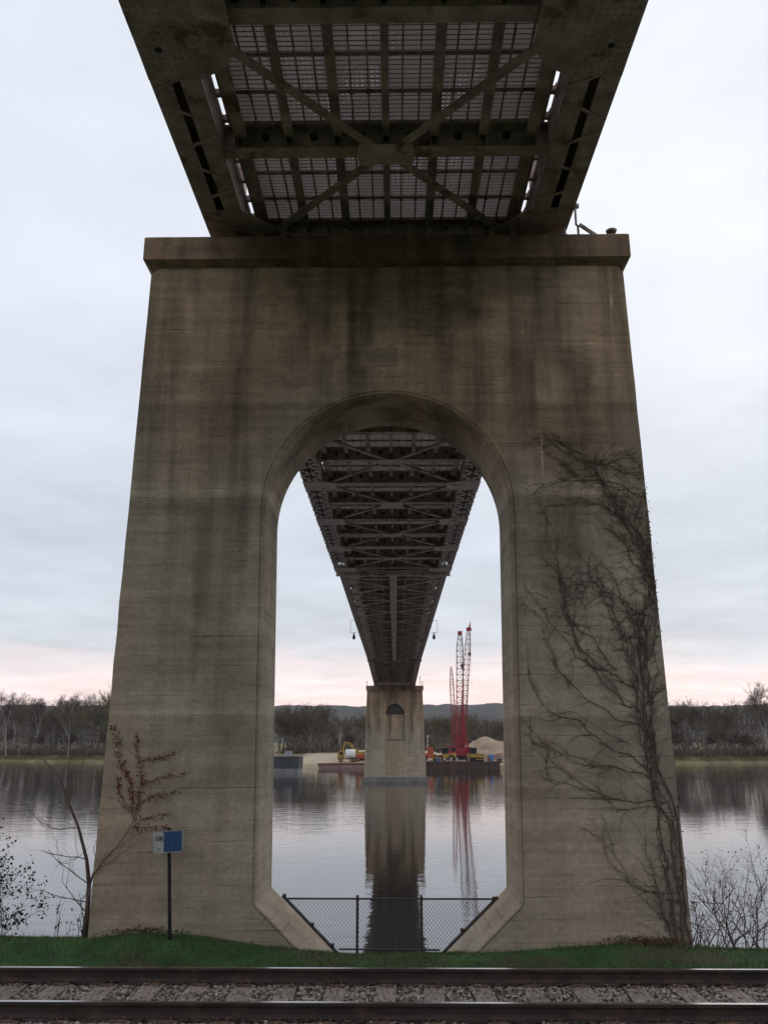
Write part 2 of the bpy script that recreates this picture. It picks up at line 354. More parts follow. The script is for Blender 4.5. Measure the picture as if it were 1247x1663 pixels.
def water_material():
    m = bpy.data.materials.new('river_water'); m.use_nodes = True; nt = m.node_tree; N = nt.nodes; L = nt.links
    b = N['Principled BSDF']; b.inputs['Base Color'].default_value = (.014, .014, .013, 1); b.inputs['Roughness'].default_value = .045
    b.inputs['IOR'].default_value = 2.25; b.inputs['Specular IOR Level'].default_value = .5
    tc = N.new('ShaderNodeTexCoord')
    def layer(sx, sy, sc, det):
        mp = N.new('ShaderNodeMapping'); mp.inputs['Scale'].default_value = (sx, sy, 1); L.new(tc.outputs['Object'], mp.inputs[0])
        n = N.new('ShaderNodeTexNoise'); n.inputs['Scale'].default_value = sc; n.inputs['Detail'].default_value = det; L.new(mp.outputs[0], n.inputs['Vector']); return n.outputs[0]
    a = layer(.55, 1.3, .8, 3); c = layer(.05, .09, .35, 2); d = layer(1.2, 2.6, 1.3, 2)
    mr = N.new('ShaderNodeMapRange'); L.new(c, mr.inputs[0]); mr.inputs[1].default_value = .38; mr.inputs[2].default_value = .62; mr.inputs[3].default_value = .45; mr.inputs[4].default_value = 1.0
    ad = N.new('ShaderNodeMath'); ad.operation = 'MULTIPLY_ADD'; L.new(d, ad.inputs[0]); ad.inputs[1].default_value = .35; L.new(a, ad.inputs[2])
    bp = N.new('ShaderNodeBump'); bp.inputs['Distance'].default_value = .017; L.new(mr.outputs[0], bp.inputs['Strength']); L.new(ad.outputs[0], bp.inputs['Height'])
    L.new(bp.outputs[0], b.inputs['Normal']); return m
M_['water'] = water_material()

def bank_material(name, c1, c2, c3, scale):
    m = mat(name, c1, .95, .3, scale, .04, 2.0, col2=c2)
    nt = m.node_tree; N = nt.nodes; L = nt.links; b = N['Principled BSDF']
    old = b.inputs['Base Color'].links[0].from_socket
    n = N.new('ShaderNodeTexNoise'); n.inputs['Scale'].default_value = scale * .35; n.inputs['Detail'].default_value = 5
    tc = N.new('ShaderNodeTexCoord'); L.new(tc.outputs['Object'], n.inputs['Vector'])
    mr = N.new('ShaderNodeMapRange'); L.new(n.outputs[0], mr.inputs[0]); mr.inputs[1].default_value = .48; mr.inputs[2].default_value = .58
    mx = N.new('ShaderNodeMix'); mx.data_type = 'RGBA'; L.new(mr.outputs[0], mx.inputs[0]); L.new(old, mx.inputs[6]); mx.inputs[7].default_value = (*c3, 1)
    L.new(mx.outputs[2], b.inputs['Base Color']); return m
M_['ground'] = bank_material('grassy_ground', (.038, .085, .024), (.022, .05, .016), (.06, .055, .03), 2.0)
M_['bank'] = bank_material('dry_bank_grass', (.20, .165, .085), (.10, .085, .045), (.13, .115, .05), .25)
M_['hill'] = bank_material('wooded_hill', (.062, .055, .05), (.035, .032, .032), (.05, .052, .045), .02)

WATER_Z = -2.7
# ------------------------------------------------------------------ ground, track bed, river, far banks, hills
GL = [(-60, .2), (-5.63, .21), (-4.37, .19), (-3.57, .29), (-2.67, .23), (-1.87, .12), (-.75, 0), (.79, 0), (1.94, .07), (3.27, .16), (4.41, .10), (5.43, .07), (60, .1)]
def ground_z(x, y):
    if y <= 9.0: base = lerp_pts([(-120, 30), (-85, 19), (-50, 5), (-30, 2.0), (0, 1.3), (3, 1.2), (8.0, -.05), (9.0, -.08)], y)  # unseen rise behind the camera, added to dim sky light on the pier
    elif y <= 12.45: base = -.06
    elif y <= 13.5:
        t = (y - 12.45) / 1.05; t = t * t * (3 - 2 * t); base = -.06 + (lerp_pts(GL, x) + .06) * t
    elif y <= 15.4: base = lerp_pts(GL, x) - .42 * (y - 13.5) / 1.9
    else: base = lerp_pts([(15.4, lerp_pts(GL, x) - .42), (16.2, lerp_pts(GL, x) - .75), (20, -3.3), (24, -4.2), (60, -4.4)], y)
    return base + .02 * nz(x * .9, y * .9) * (1 if y > 12.5 else .3)
def heightfield(name, xs, ys, fn, material):
    v = [(x, y, fn(x, y)) for y in ys for x in xs]; nx = len(xs)
    f = [(j * nx + i, j * nx + i + 1, (j + 1) * nx + i + 1, (j + 1) * nx + i) for j in range(len(ys) - 1) for i in range(nx - 1)]
    me = bpy.data.meshes.new(name); me.from_pydata(v, [], f); me.materials.append(material)
    me.polygons.foreach_set('use_smooth', [True] * len(me.polygons)); return inst(name, me)
xs = [-260, -120, -60, -35, -22, -15] + [-10 + .25 * i for i in range(81)] + [15, 22, 35, 60, 120, 260]
ys = [-260, -120, -100, -85, -70, -60, -50, -40, -30, -20, -8, 0, 3, 5.5, 8, 8.5, 9] + [9.3 + .35 * i for i in range(9)] + [12.45 + .12 * i for i in range(26)] + [15.8, 16.2, 17, 18, 19, 20, 22, 24, 40, 60]
tag(heightfield('ground', xs, ys, ground_z, M_['ground']), kind='structure')
mb = MB(); mb.prism([(8.55, -.08), (9.15, .0), (12.05, .0), (12.6, -.055)], 'x', -60, 60)
tag(mb.build('ballast_bed', M_['ballast'], fix=True), kind='structure')
mb = MB(); mb.quad((-1500, 16.5, WATER_Z), (1500, 16.5, WATER_Z), (1500, 420, WATER_Z), (-1500, 420, WATER_Z))
tag(mb.build('river', M_['water']), kind='structure')

SHORE = [(-1500, 520), (-400, 345), (-129, 291), (-91, 273), (-50, 252), (-30, 226), (-22, 216), (26, 207), (34, 214), (55, 243), (79, 258), (112, 266), (400, 300), (1500, 420)]
def pad(x): return max(0, min(1, (30 - abs(x)) / 8))
def bank_z(x, y):
    d = y - lerp_pts(SHORE, x) - 1.2 * nz(x * .12, 3) - .7 * nz(x * .5, 9)
    w = lerp_pts([(-6, -3.6), (0, -2.72), (.6, -2.2), (4, -1.5), (9, -.7), (40, .0), (300, 3), (3000, 8)], d)
    p = lerp_pts([(-6, -3.6), (0, -2.72), (1.0, -1.7), (6, -1.25), (20, -.9), (45, .4), (300, 3), (3000, 8)], d)
    return w + (p - w) * pad(x) + .15 * nz(x * .2, y * .2)
bxs = [-1500, -900, -500, -300, -200] + [-150 + 2 * i for i in range(151)] + [200, 300, 500, 900, 1500]
def far_bank():
    offs = [-5, -2, -.6, 0, .4, 1, 2, 4, 6, 9, 14, 20, 30, 45, 70, 120, 300, 900, 2000]
    v = []; nx = len(bxs)
    for o in offs:
        for x in bxs:
            y = lerp_pts(SHORE, x) + o; v.append((x, y, bank_z(x, y)))
    f = [(j * nx + i, j * nx + i + 1, (j + 1) * nx + i + 1, (j + 1) * nx + i) for j in range(len(offs) - 1) for i in range(nx - 1)]
    me = bpy.data.meshes.new('far_bank'); me.from_pydata(v, [], f); me.materials.append(M_['bank']); me.materials.append(M_['sand'])
    mi = []
    for j in range(len(offs) - 1):
        for i in range(nx - 1): mi.append(1 if (pad((bxs[i] + bxs[i + 1]) / 2) > .4 and offs[j] < 60) else 0)
    me.polygons.foreach_set('material_index', mi); me.polygons.foreach_set('use_smooth', [True] * len(mi)); return inst('far_bank', me)
tag(far_bank(), kind='structure')
def hill_z(x, y):
    t = max(0, min(1, (y - 1150) / 420)); t = t * t * (3 - 2 * t)
    crest = 66 + 7 * nz(x * .0035, 1) + 3 * nz(x * .012, 4) + 1.6 * nz(x * .05, 8)
    return 2 + crest * t + (2.5 * nz(x * .03, y * .03) + 2.5 * nz(x * .09, y * .09)) * t
hx = [-3000, -2200, -1500, -1000] + [-760 + 8 * i for i in range(191)] + [1000, 1500, 2200, 3000]
tag(heightfield('hills', hx, [1100 + 25 * i for i in range(21)] + [1700, 1900], hill_z, M_['hill']), kind='structure')

# ------------------------------------------------------------------ railway track
track = thing('railway_track', 'single railway track with dark rusty rails and weathered timber ties on ballast', 'railway track', (0, 11.1, 0))
TIE_TOP = .04
def rail_mesh():
    # T-rail section, y across / z up, extruded along x
    pr = [(-.068, 0), (.068, 0), (.068, .012), (.022, .028), (.010, .040), (.009, .105), (.014, .115), (.034, .120), (.035, .148), (.028, .155), (-.028, .155), (-.035, .148), (-.034, .120), (-.014, .115), (-.009, .105), (-.010, .040), (-.022, .028), (-.068, .012)]
    mb = MB(); n = len(pr); k = 61
    for i in range(k):
        x = -60 + 2 * i
        for (y, z) in pr: mb.v.append((x, y + .004 * nz(x * .15, 2), z))
    for i in range(k - 1):
        for j in range(n):
            j2 = (j + 1) % n; mb.f.append((i * n + j, (i + 1) * n + j, (i + 1) * n + j2, i * n + j2)); mb.m.append(1 if j == 9 else 0)
    return mb.mesh('rail', [M_['rail'], M_['railtop']])
rm = rail_mesh()
for y in (10.36, 11.83): inst('rail', rm, track, (0, y - 11.1, TIE_TOP + .012))
tie_meshes = []
for q in range(5):
    r2 = random.Random(q); mb = MB(); nx_, ny_ = 4, 10
    w, l = .235 + .02 * r2.random(), 2.55
    b0 = 0
    for j in range(ny_ + 1):
        for i in range(nx_ + 1):
            x = -w / 2 + w * i / nx_; y = -l / 2 + l * j / ny_
            mb.v.append((x + .006 * nz(x * 9, y * 3, q), y, -.006 * r2.random() - (.012 if i in (0, nx_) else 0) * r2.random()))
    for j in range(ny_):
        for i in range(nx_): mb.f.append((j * (nx_ + 1) + i, j * (nx_ + 1) + i + 1, (j + 1) * (nx_ + 1) + i + 1, (j + 1) * (nx_ + 1) + i)); mb.m.append(0)
    mb.box(-w / 2 + .004, w / 2 - .004, -l / 2, l / 2, -.17, -.016)
    tie_meshes.append(mb.mesh('tie', M_['tie']))
pm = MB()
pm.box(-.09, .09, -.17, .17, 0, .011)
for sx in (-.05, .05):
    for sy in (-.085, .085): pm.cbox(sx, sy, .024, .022, .03, .028)
pm = pm.mesh('tie_plate', M_['plate'])
x = -21.0; r2 = random.Random(3); TIES = []
while x < 21:
    t = inst('tie', r2.choice(tie_meshes), track, (x, r2.uniform(-.08, .08), TIE_TOP + r2.uniform(-.012, .004)), (0, 0, r2.uniform(-.05, .05))); TIES.append((x, t))
    if abs(x) < 9:
        for y in (10.36, 11.83): inst('tie_plate', pm, t, (0, y - 11.1 - t.location.y, .001))
    x += .57 + r2.uniform(-.05, .05)

def ballast_stones():
    r = random.Random(5); ico = [(0, 0, 1), (.89, 0, .45), (.28, .85, .45), (-.72, .53, .45), (-.72, -.53, .45), (.28, -.85, .45), (.72, .53, -.45), (-.28, .85, -.45), (-.89, 0, -.45), (-.28, -.85, -.45), (.72, -.53, -.45), (0, 0, -1)]
    F = [(0, 1, 2), (0, 2, 3), (0, 3, 4), (0, 4, 5), (0, 5, 1), (1, 6, 2), (2, 6, 7), (2, 7, 3), (3, 7, 8), (3, 8, 4), (4, 8, 9), (4, 9, 5), (5, 9, 10), (5, 10, 1), (1, 10, 6)]
    v = []; f = []; mi = []; tx = [a for a, _ in TIES]
    for _ in range(30000):
        x = r.uniform(-8, 8); y = r.uniform(9.3, 12.25)
        dx = min(abs(x - a) for a in tx)
        onT = dx < .14 and 9.85 < y < 12.35
        if onT and r.random() < .80: continue
        s = r.uniform(.011, .030) * (.7 if onT else 1); z = (TIE_TOP + .5 * s) if onT else .012 + r.uniform(-.012, .016)
        if abs(y - 10.36) < .10 or abs(y - 11.83) < .10: z = min(z, .0)
        a = r.uniform(0, 6.28); ca, sa = cos(a), sin(a); sc = (s * r.uniform(.7, 1.3), s * r.uniform(.7, 1.2), s * r.uniform(.5, .95)); b = len(v)
        for (p, q, w) in ico:
            k = r.uniform(.68, 1.25); p, q, w = p * sc[0] * k, q * sc[1] * k, w * sc[2] * k; v.append((x + p * ca - q * sa, y + p * sa + q * ca, z + w))
        f += [tuple(b + i for i in t) for t in F]; c = r.choice((0, 0, 1, 1, 2, 3)); mi += [c] * len(F)
    me = bpy.data.meshes.new('ballast_stones'); me.from_pydata(v, [], f)
    for nm, c in (('stone_grey', (.22, .185, .155)), ('stone_tan', (.29, .23, .18)), ('stone_dark', (.10, .07, .06)), ('stone_pale', (.38, .33, .28))): me.materials.append(mat(nm, c, .9, .25, 30, spec=.2))
    me.polygons.foreach_set('material_index', mi); return inst('ballast_stones', me)
tag(ballast_stones(), 'loose crushed stone ballast between and around the rails', 'ballast', kind='stuff')

def grass_blades():
    r = random.Random(11); v = []; f = []; mi = []
    for _ in range(105000):
        x = r.uniform(-9, 9); y = 12.15 + 3.2 * r.random() ** 1.2
        if 13.5 < y < 15.2 and (1.7 + .0 < abs(x) < 4.42): continue
        if y < 12.6 and r.random() > (y - 12.1) / .5: continue
        if nz(x * .8, y * 1.4, 5) < -.3 and r.random() < .6: continue
        edge = y < 12.75 or (13.3 < y < 13.62 and abs(x) > 1.5)
        h = (r.uniform(.03, .12) if edge and r.random() < .25 else r.uniform(.022, .06)) * (1 + .5 * nz(x * 1.2, y * 1.2)); a = r.uniform(0, 6.28); w = r.uniform(.003, .0055); z = ground_z(x, y) - .004
        lx, ly = r.gauss(0, .018), r.gauss(0, .018); b = len(v)
        v += [(x - cos(a) * w, y - sin(a) * w, z), (x + cos(a) * w, y + sin(a) * w, z), (x + lx, y + ly, z + h)]; f.append((b, b + 1, b + 2)); t_ = r.random() + .3 * nz(x * .7, y * 1.5, 3); mi.append(1 if t_ > (.80 if edge else .93) else (2 if t_ < .3 else 0))
    me = bpy.data.meshes.new('grass'); me.from_pydata(v, [], f)
    for q in (M_['grass'], M_['straw'], M_['grass2']): me.materials.append(q)
    me.polygons.foreach_set('material_index', mi); return inst('grass', me)
tag(grass_blades(), 'short green lawn strip at the foot of the concrete pier', 'grass', kind='stuff')

# ------------------------------------------------------------------ near pier
PF, PB = 13.6, 15.1                       # front and back face
def xo(z, s): return (-4.353 + (z - .2) * .0166) if s < 0 else (4.37 - (z - .13) * .0211)
pier = thing('bridge_pier', 'large stained concrete bridge pier with tall arched opening standing on the grass', 'bridge pier', (0, PF, 0))
def pier_body():
    half = [(.55, -.60), (1.20, .0), (1.885, .635)] + [(1.905 + .095 * t / 12, .66 + (6.58 - .66) * t / 12) for t in range(0, 13)]
    R = 2.02; zc = 6.60; arc = [(2.0 * cos(a), zc + R * sin(a)) for a in [pi * i / 48 for i in range(1, 48)]]
    prof = [(-q[0], q[1]) for q in half]               # left, bottom to spring
    prof += [(-q[0], q[1]) for q in arc][:47]          # left to right over the crown
    prof += [q for q in half[::-1]]
    n = len(prof); nrm = []
    for i in range(n):
        a = Vector(prof[max(i - 1, 0)]); c = Vector(prof[min(i + 1, n - 1)]); d = (c - a).normalized(); nrm.append(Vector((-d.y, d.x)))
    # moulding section: offset from the opening edge, depth from the front face
    sec = [(.078, .0), (.073, .013), (.063, .016), (.056, .004), (.044, -.010), (.028, -.006), (.014, .018), (.006, .06), (.005, .12), (0.0, .135), (.0, 1.5)]
    mb = MB(); rows = []
    for (o, y) in sec:
        rows.append([len(mb.v) + i for i in range(n)])
        for (px, pz), nn in zip(prof, nrm): mb.v.append((px + nn.x * o, y, pz + nn.y * o))
    def strip(a, b, flip=False):
        for i in range(n - 1):
            q = (a[i], a[i + 1], b[i + 1], b[i]); mb.f.append(q[::-1] if flip else q); mb.m.append(0)
    for a, b in zip(rows, rows[1:]): strip(a, b)
    # outer outline matched point for point
    ZT = 11.12
    def outer(i):
        x, z = prof[i]
        if z < 6.6 and i < n // 2: return (xo(z, -1), z)
        if z < 6.6: return (xo(z, 1), z)
        a = atan2(z - 6.6, x)
        # spread over side, top, side
        t = a / pi   # 0 right .. 1 left
        if t > .78: zz = 6.6 + (ZT - 6.6) * (1 - t) / .22; return (xo(zz, -1), zz)
        if t < .22: zz = 6.6 + (ZT - 6.6) * t / .22; return (xo(zz, 1), zz)
        u = (t - .22) / .56; return (xo(ZT, 1) + (xo(ZT, -1) - xo(ZT, 1)) * u, ZT)
    of = []; ob = []
    for i in range(n):
        x, z = outer(i); j_ = .010 * nz(z * 2.1, x) + .006 * nz(z * 7, x); of.append(len(mb.v)); mb.v.append((x + (j_ if z < ZT - .01 else 0), .004 * nz(z * 5, x + 9), z))
    for i in range(n):
        x, z = outer(i); ob.append(len(mb.v)); mb.v.append((x, 1.5, z))
    strip(of, rows[0]); strip(rows[-1], ob); strip(ob, of)
    for k in (0, n - 1):   # undersides of the legs, below the turf
        mb.f.append((of[k], ob[k], rows[-1][k], rows[0][k])); mb.m.append(0)
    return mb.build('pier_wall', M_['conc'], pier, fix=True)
pier_body()
mb = MB(); mb.box(-4.6, 4.6, -.12, 1.62, -4.3, -.61); mb.build('footing', M_['conc_cap'], pier)
# cap with chamfered lower edge
mb = MB(); secn = [(-.02, 11.05), (-.17, 11.13), (-.17, 11.34), (-.17, 11.553), (-.145, 11.585), (1.645, 11.585), (1.67, 11.55), (1.67, 11.13), (1.52, 11.05)]; nx_ = 110
for i in range(nx_ + 1):
    for q, (y, z) in enumerate(secn):
        x0, x1 = (-4.20, 4.17) if q in (0, 8) else ((-4.275, 4.235) if q in (4, 5) else (-4.29, 4.25)); x = x0 + (x1 - x0) * i / nx_
        k_ = .012 * nz(x * 1.7, q * .9) + .010 * nz(x * 6, q * 1.3) * (1 if q in (1, 3, 4) else .3)
        mb.v.append((x, y + k_ * .6, z + k_ * .7))
ns = len(secn)
for i in range(nx_):
    for q in range(ns): q2 = (q + 1) % ns; mb.f.append((i * ns + q, (i + 1) * ns + q, (i + 1) * ns + q2, i * ns + q2)); mb.m.append(0)
mb.f += [tuple(range(ns)), tuple(nx_ * ns + q for q in range(ns))[::-1]]; mb.m += [0, 0]
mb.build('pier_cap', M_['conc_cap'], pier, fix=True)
# mortar repairs on the spandrel above the arch
M_['patch'] = concrete('patch_mortar', [(-1, .9), (13, .9)], 13.0, (), (), (.33, .285, .235), False)
for (x0, x1, z0, z1) in ((-.46, .17, 9.14, 9.50), (-1.06, -.80, 9.30, 9.56), (2.6, 2.95, 9.62, 9.80)):
    pl = []; n_ = 7
    for (ax, az, bx_, bz) in ((x0, z0, x1, z0), (x1, z0, x1, z1), (x1, z1, x0, z1), (x0, z1, x0, z0)):
        for i in range(n_): t = i / n_; pl.append((ax + (bx_ - ax) * t + .008 * nz(i * 3.1, ax * 9, az), az + (bz - az) * t + .008 * nz(i * 2.3, az * 7, ax)))
    MB().prism(pl, 'y', -.005, .02).build('mortar_patch', M_['patch'], pier, fix=True)

# things on the cap by the bearing
p = thing('vent_pipe', 'thin grey pipe with a flared head standing on the pier cap', 'pipe', (3.40, 13.58, 11.58))
mb = MB(); mb.tube([(0, 0, 0), (0, 0, .25), (-.03, 0, .28), (-.03, 0, .62)], .022, 8); mb.build('pipe', M_['galv'], p)
mb = MB(); mb.tube([(-.03, 0, .60), (-.03, 0, .63), (-.03, 0, .67)], [.03, .075, .078], 12); mb.build('pipe_head', M_['galv'], p)
mb = MB(); mb.tube([(-.22, .1, 0), (-.22, .1, .3), (-.25, .15, .5)], .014, 6).tube([(-.10, .05, 0), (-.2, .1, .16), (-.25, .15, .42)], .012, 6); mb.build('conduit', M_['galv'], p)
tag(MB().bar((3.42, 13.55, 11.84), (3.72, 13.55, 11.60), .05, .05, (0, 1, 0)).build('steel_angle', M_['steel2']), 'short grey steel angle propped against the pipe on the pier cap', 'steel bar')
p = thing('anchor_stub', 'short rusty pipe stub with a dark flange on the pier cap corner', 'pipe stub', (3.98, 13.56, 11.58))
MB().tube([(0, 0, 0), (0, 0, .10)], .06, 12).build('pipe', M_['plate'], p); MB().tube([(0, 0, .10), (0, 0, .135)], [.085, .10], 14).build('flange', M_['steel'], p)

# ------------------------------------------------------------------ truss bridge
bridge = thing('truss_bridge', 'dark steel truss bridge with open grid deck seen from below', 'bridge', (0, 14.4, 11.58))
BL = Vector((0, 14.4, 11.58))
PITCH = 2.75
def Yk(k): return 14.4 + PITCH * k
PROF = [(-40, 10.9), (8.9, 11.72), (14.4, 11.93), (25.4, 12.20), (47.4, 12.32), (49.0, 12.33), (49.4, 12.72), (106, 12.72), (136, 11.95), (150, 11.95)]
def zb(y): return lerp_pts(PROF, y)
def part(name, me, loc, rot=None): return inst(name, me, bridge, tuple(Vector(loc) - BL), rot)
EB = MB().box(-.05, .05, -1.372, 1.372, -.02, .42).mesh('kerb_beam', M_['steel'])
ST = [-2.28 + .76 * i for i in range(7)]; DE = 2.36
def floor_beam_mesh(detail, half=2.56):
    mb = MB(); mb.box(-half, half, -.125, .125, .08, .105); mb.box(-half, half, -.11, .11, .515, .535)
    if detail:
        mb.box(-half, half, -.007, .007, .105, .515)
        for i in range(6): mb.disc((-1.9 + .76 * i, -.03, .36), .062, 'y', .05, 14, 1)
        for q in ST[1:-1]: mb.disc((q, -.06, .33), .055, 'y', .10, 12, 1)
        for s in ST:
            for e in (-.05, .05): mb.box(s + e - .008, s + e + .008, -.1, -.007, .12, .50); mb.box(s + e - .008, s + e + .008, .007, .1, .12, .50)
    else: mb.box(-half, half, -.007, .007, .105, .515)
    return mb.mesh('floor_beam', [M_['steel'], M_['black']])
FB = floor_beam_mesh(True); FB2 = floor_beam_mesh(False, 2.9)
# flat grid of bars below the deck, one panel between two stringers
def deck_panel_mesh(w):
    mb = MB(); mb.box(-w / 2, w / 2, -1.36, 1.36, .0, .07); return mb.mesh('deck_panel', M_['deck'])
DP = deck_panel_mesh(.752)
def bars_mesh(w):
    mb = MB()
    for q in (-1, 1): mb.box(q * w / 6 - .012, q * w / 6 + .012, -1.36, 1.36, -.055, -.003)
    for q in (-1.0, -.25, .5, 1.2): mb.box(-w / 2, w / 2, q - .012, q + .012, -.060, -.004)
    for q in (-1.0, .5):
        for s in (-1, 1): mb.disc((s * w / 6, q, -.05), .028, 'z', .05, 8)
    return mb.mesh('grid_bar', M_['steel'])
GB = bars_mesh(.76)
def stringer_mesh(w=.15):
    mb = MB(); mb.box(-w / 2, w / 2, -1.365, 1.365, -.24, -.225); mb.box(-.006, .006, -1.365, 1.365, -.225, -.002); return mb.mesh('stringer', M_['steel'])
SM = stringer_mesh(); SM0 = stringer_mesh(.11); SME = stringer_mesh(.2)
DECKW = MB().box(-2.36, 2.36, -1.372, 1.372, 0, .07).mesh('deck_slab', M_['deck'])
# closed chord (cover plates with a slot down the middle) and laced chord
def chord_closed():
    mb = MB(); h = PITCH / 2 + .002
    for s in (-1, 1):
        mb.box(s * .35 - .008, s * .35 + .008, -h, h, .02, .55)
        x0, x1 = sorted((s * .34, s * .065)); mb.box(x0, x1, -h, h, .012, .026)
    mb.box(-.36, .36, -h, h, .55, .565); return mb.mesh('bottom_chord', M_['steel'])
def chord_laced(w=.35):
    mb = MB(); h = PITCH / 2 + .002
    for s in (-1, 1):
        mb.box(s * w - .008, s * w + .008, -h, h, .012, .55)
        x0, x1 = sorted((s * (w - .008), s * (w - .075))); mb.box(x0, x1, -h, h, .012, .026)
        x0, x1 = sorted((s * .055, s * .09)); mb.box(x0, x1, -h, h, .012, .026)
    mb.box(-w - .01, w + .01, -h, h, .55, .565); return mb.mesh('bottom_chord', M_['steel'])
KB = MB().box(-.05, .05, -.03, .03, -.1, .0).prism([(-.06, -.1), (.06, -.1), (.06, .12)], 'y', .03, .045).mesh('kerb_bracket', M_['steel'])
CC = chord_closed(); CL = chord_laced()
h_ = PITCH / 2 + .002
CM = MB().box(-.16, .16, -h_, h_, 0, .02).box(-.008, .008, -h_, h_, .02, .42).box(-.16, .16, -h_, h_, .42, .44).mesh('bottom_chord', M_['steel'])
CE = MB().box(-.33, .33, -h_, h_, 0, .5).mesh('bottom_chord', M_['steel'])
LB1 = MB().bar((-.34, -.20, 0), (.34, .20, 0), .06, .012).mesh('lacing_bar', M_['steel'])
LB2 = MB().bar((.34, -.20, 0), (-.34, .20, 0), .06, .012).mesh('lacing_bar', M_['steel'])
LZ1 = MB().bar((-.15, -.16, 0), (.15, .16, 0), .15, .012).mesh('lacing_bar', M_['steel2'])
LZ2 = MB().bar((.15, -.16, 0), (-.15, .16, 0), .15, .012).mesh('lacing_bar', M_['steel2'])
def batten(w, l, lw=0):
    return MB().prism([(-.37, -l / 2), (.37, -l / 2), (w, -l / 2 + .15), (w, l / 2 - .15), (.37, l / 2), (-.37, l / 2)], 'z', -.016, -.001).mesh('gusset_plate', M_['steel2'])
GP = batten(.85, 1.15)
CG = MB().prism([(-.42, -.24), (.42, -.24), (.46, 0), (.42, .24), (-.42, .24), (-.46, 0)], 'z', -.012, 0).mesh('gusset_plate', M_['steel2'])
CGs = MB().prism([(-.35, -.25), (.35, -.25), (.35, .25), (-.35, .25)], 'z', -.012, 0).mesh('gusset_plate', M_['steel'])
def slope(y0, y1): return atan2(zb(y1) - zb(y0), y1 - y0)
lac_rest = MB()
for k in range(-13, 45):
    y0, y1 = Yk(k), Yk(k + 1); ym = (y0 + y1) / 2; z0, z1 = zb(y0), zb(y1); zm = (z0 + z1) / 2; a = atan2(z1 - z0, PITCH); rx = (a, 0, 0)
    near = -4 <= k <= 12; mid = 13 <= k <= 32
    seen = k >= -4
    part('floor_beam', FB if near else FB2, (0, y0, z0))
    if near:
        for i in range(6): part('deck_panel', DP, (ST[i] + .38, ym, zm + .54), rx); part('grid_bar', GB, (ST[i] + .38, ym, zm + .54), rx)
        for i, s in enumerate(ST): part('stringer', SME if i in (0, 6) else (SM0 if i == 3 else SM), (s, ym, zm + .54), rx)
    else:
        part('deck_slab', DECKW, (0, ym, zm + .54), rx)
        for s in ST[::2]: part('stringer', SM, (s, ym, zm + .54), rx)
    for s in (-1, 1):
        if near:
            for q in range(5): part('kerb_bracket', KB, (s * 2.51, y0 + .28 + .55 * q + .12 * nz(k, q, s), zm + .62), rx)
        if seen: part('kerb_beam', EB, (s * 2.425, ym, zm + .54), rx)
        if k <= 3: part('bottom_chord', CC, (s * 2.9, ym, zm), rx)
        elif k <= 12: part('bottom_chord', CL, (s * 2.9, ym, zm), rx)
        elif mid: part('bottom_chord', CM, (s * 3.08, ym, zm), rx)
        else: part('bottom_chord', CE, (s * 2.92, ym, zm), rx)
        if -3 <= k <= 3:
            for q in range(4):
                yy = -PITCH / 2 + PITCH * (q + .5) / 4
                if k % 2 == 0 and q == 0 and k < 0: continue
                part('lacing_bar', (LB1, LB2)[q % 2], (s * 2.9, ym + yy, zm + yy * sin(a) + .006), rx)
        elif 3 < k <= 12:
            for q in range(7):
                yy = -PITCH / 2 + PITCH * (q + .5) / 7
                for e in (-1, 1): part('lacing_bar', (LZ1, LZ2)[(q + (e > 0)) % 2], (s * 2.9 + e * .195, ym + yy, zm + yy * sin(a) + .006), rx)
    # lateral bracing: crosses between even panel points, gussets at corners and crossing
    if seen:
        zc0, zc1 = z0 + .058, z1 + .058
        if near:
            for s in (-1, 1):
                e0, e1 = (2.45, .1) if k % 2 == 0 else (.1, 2.45)
                mb = MB(); p0 = Vector((s * e0, y0 + .06, zc0)); p1 = Vector((s * e1, y1 - .06, zc1))
                mb.bar(p0 - BL, p1 - BL, .15, .014).bar(p0 - BL + Vector((0, 0, .045)), p1 - BL + Vector((0, 0, .045)), .014, .08); mb.build('lateral_brace', M_['steel'], bridge)
            if k % 2: part('gusset_plate', CG, (0, y0, z0 + .046))
        elif mid:
            for s in (-1, 1):
                e0, e1 = (2.9, .2) if k % 2 == 0 else (.2, 2.9)
                MB().bar(Vector((s * e0, y0, zc0)) - BL, Vector((s * e1, y1, zc1)) - BL, .2, .02).build('lateral_brace', M_['steel2'] if k < 22 else M_['steel'], bridge)
            if k % 2 == 0:
                for s in (-1, 1): part('gusset_plate', CGs, (s * 2.8, y0, z0 - .002))
    if k % 2 == 0 and 2 <= k <= 12:
        for s in (-1, 1): part('gusset_plate', GP, (s * 2.9, y0, z0), (0, 0, pi if s > 0 else 0))
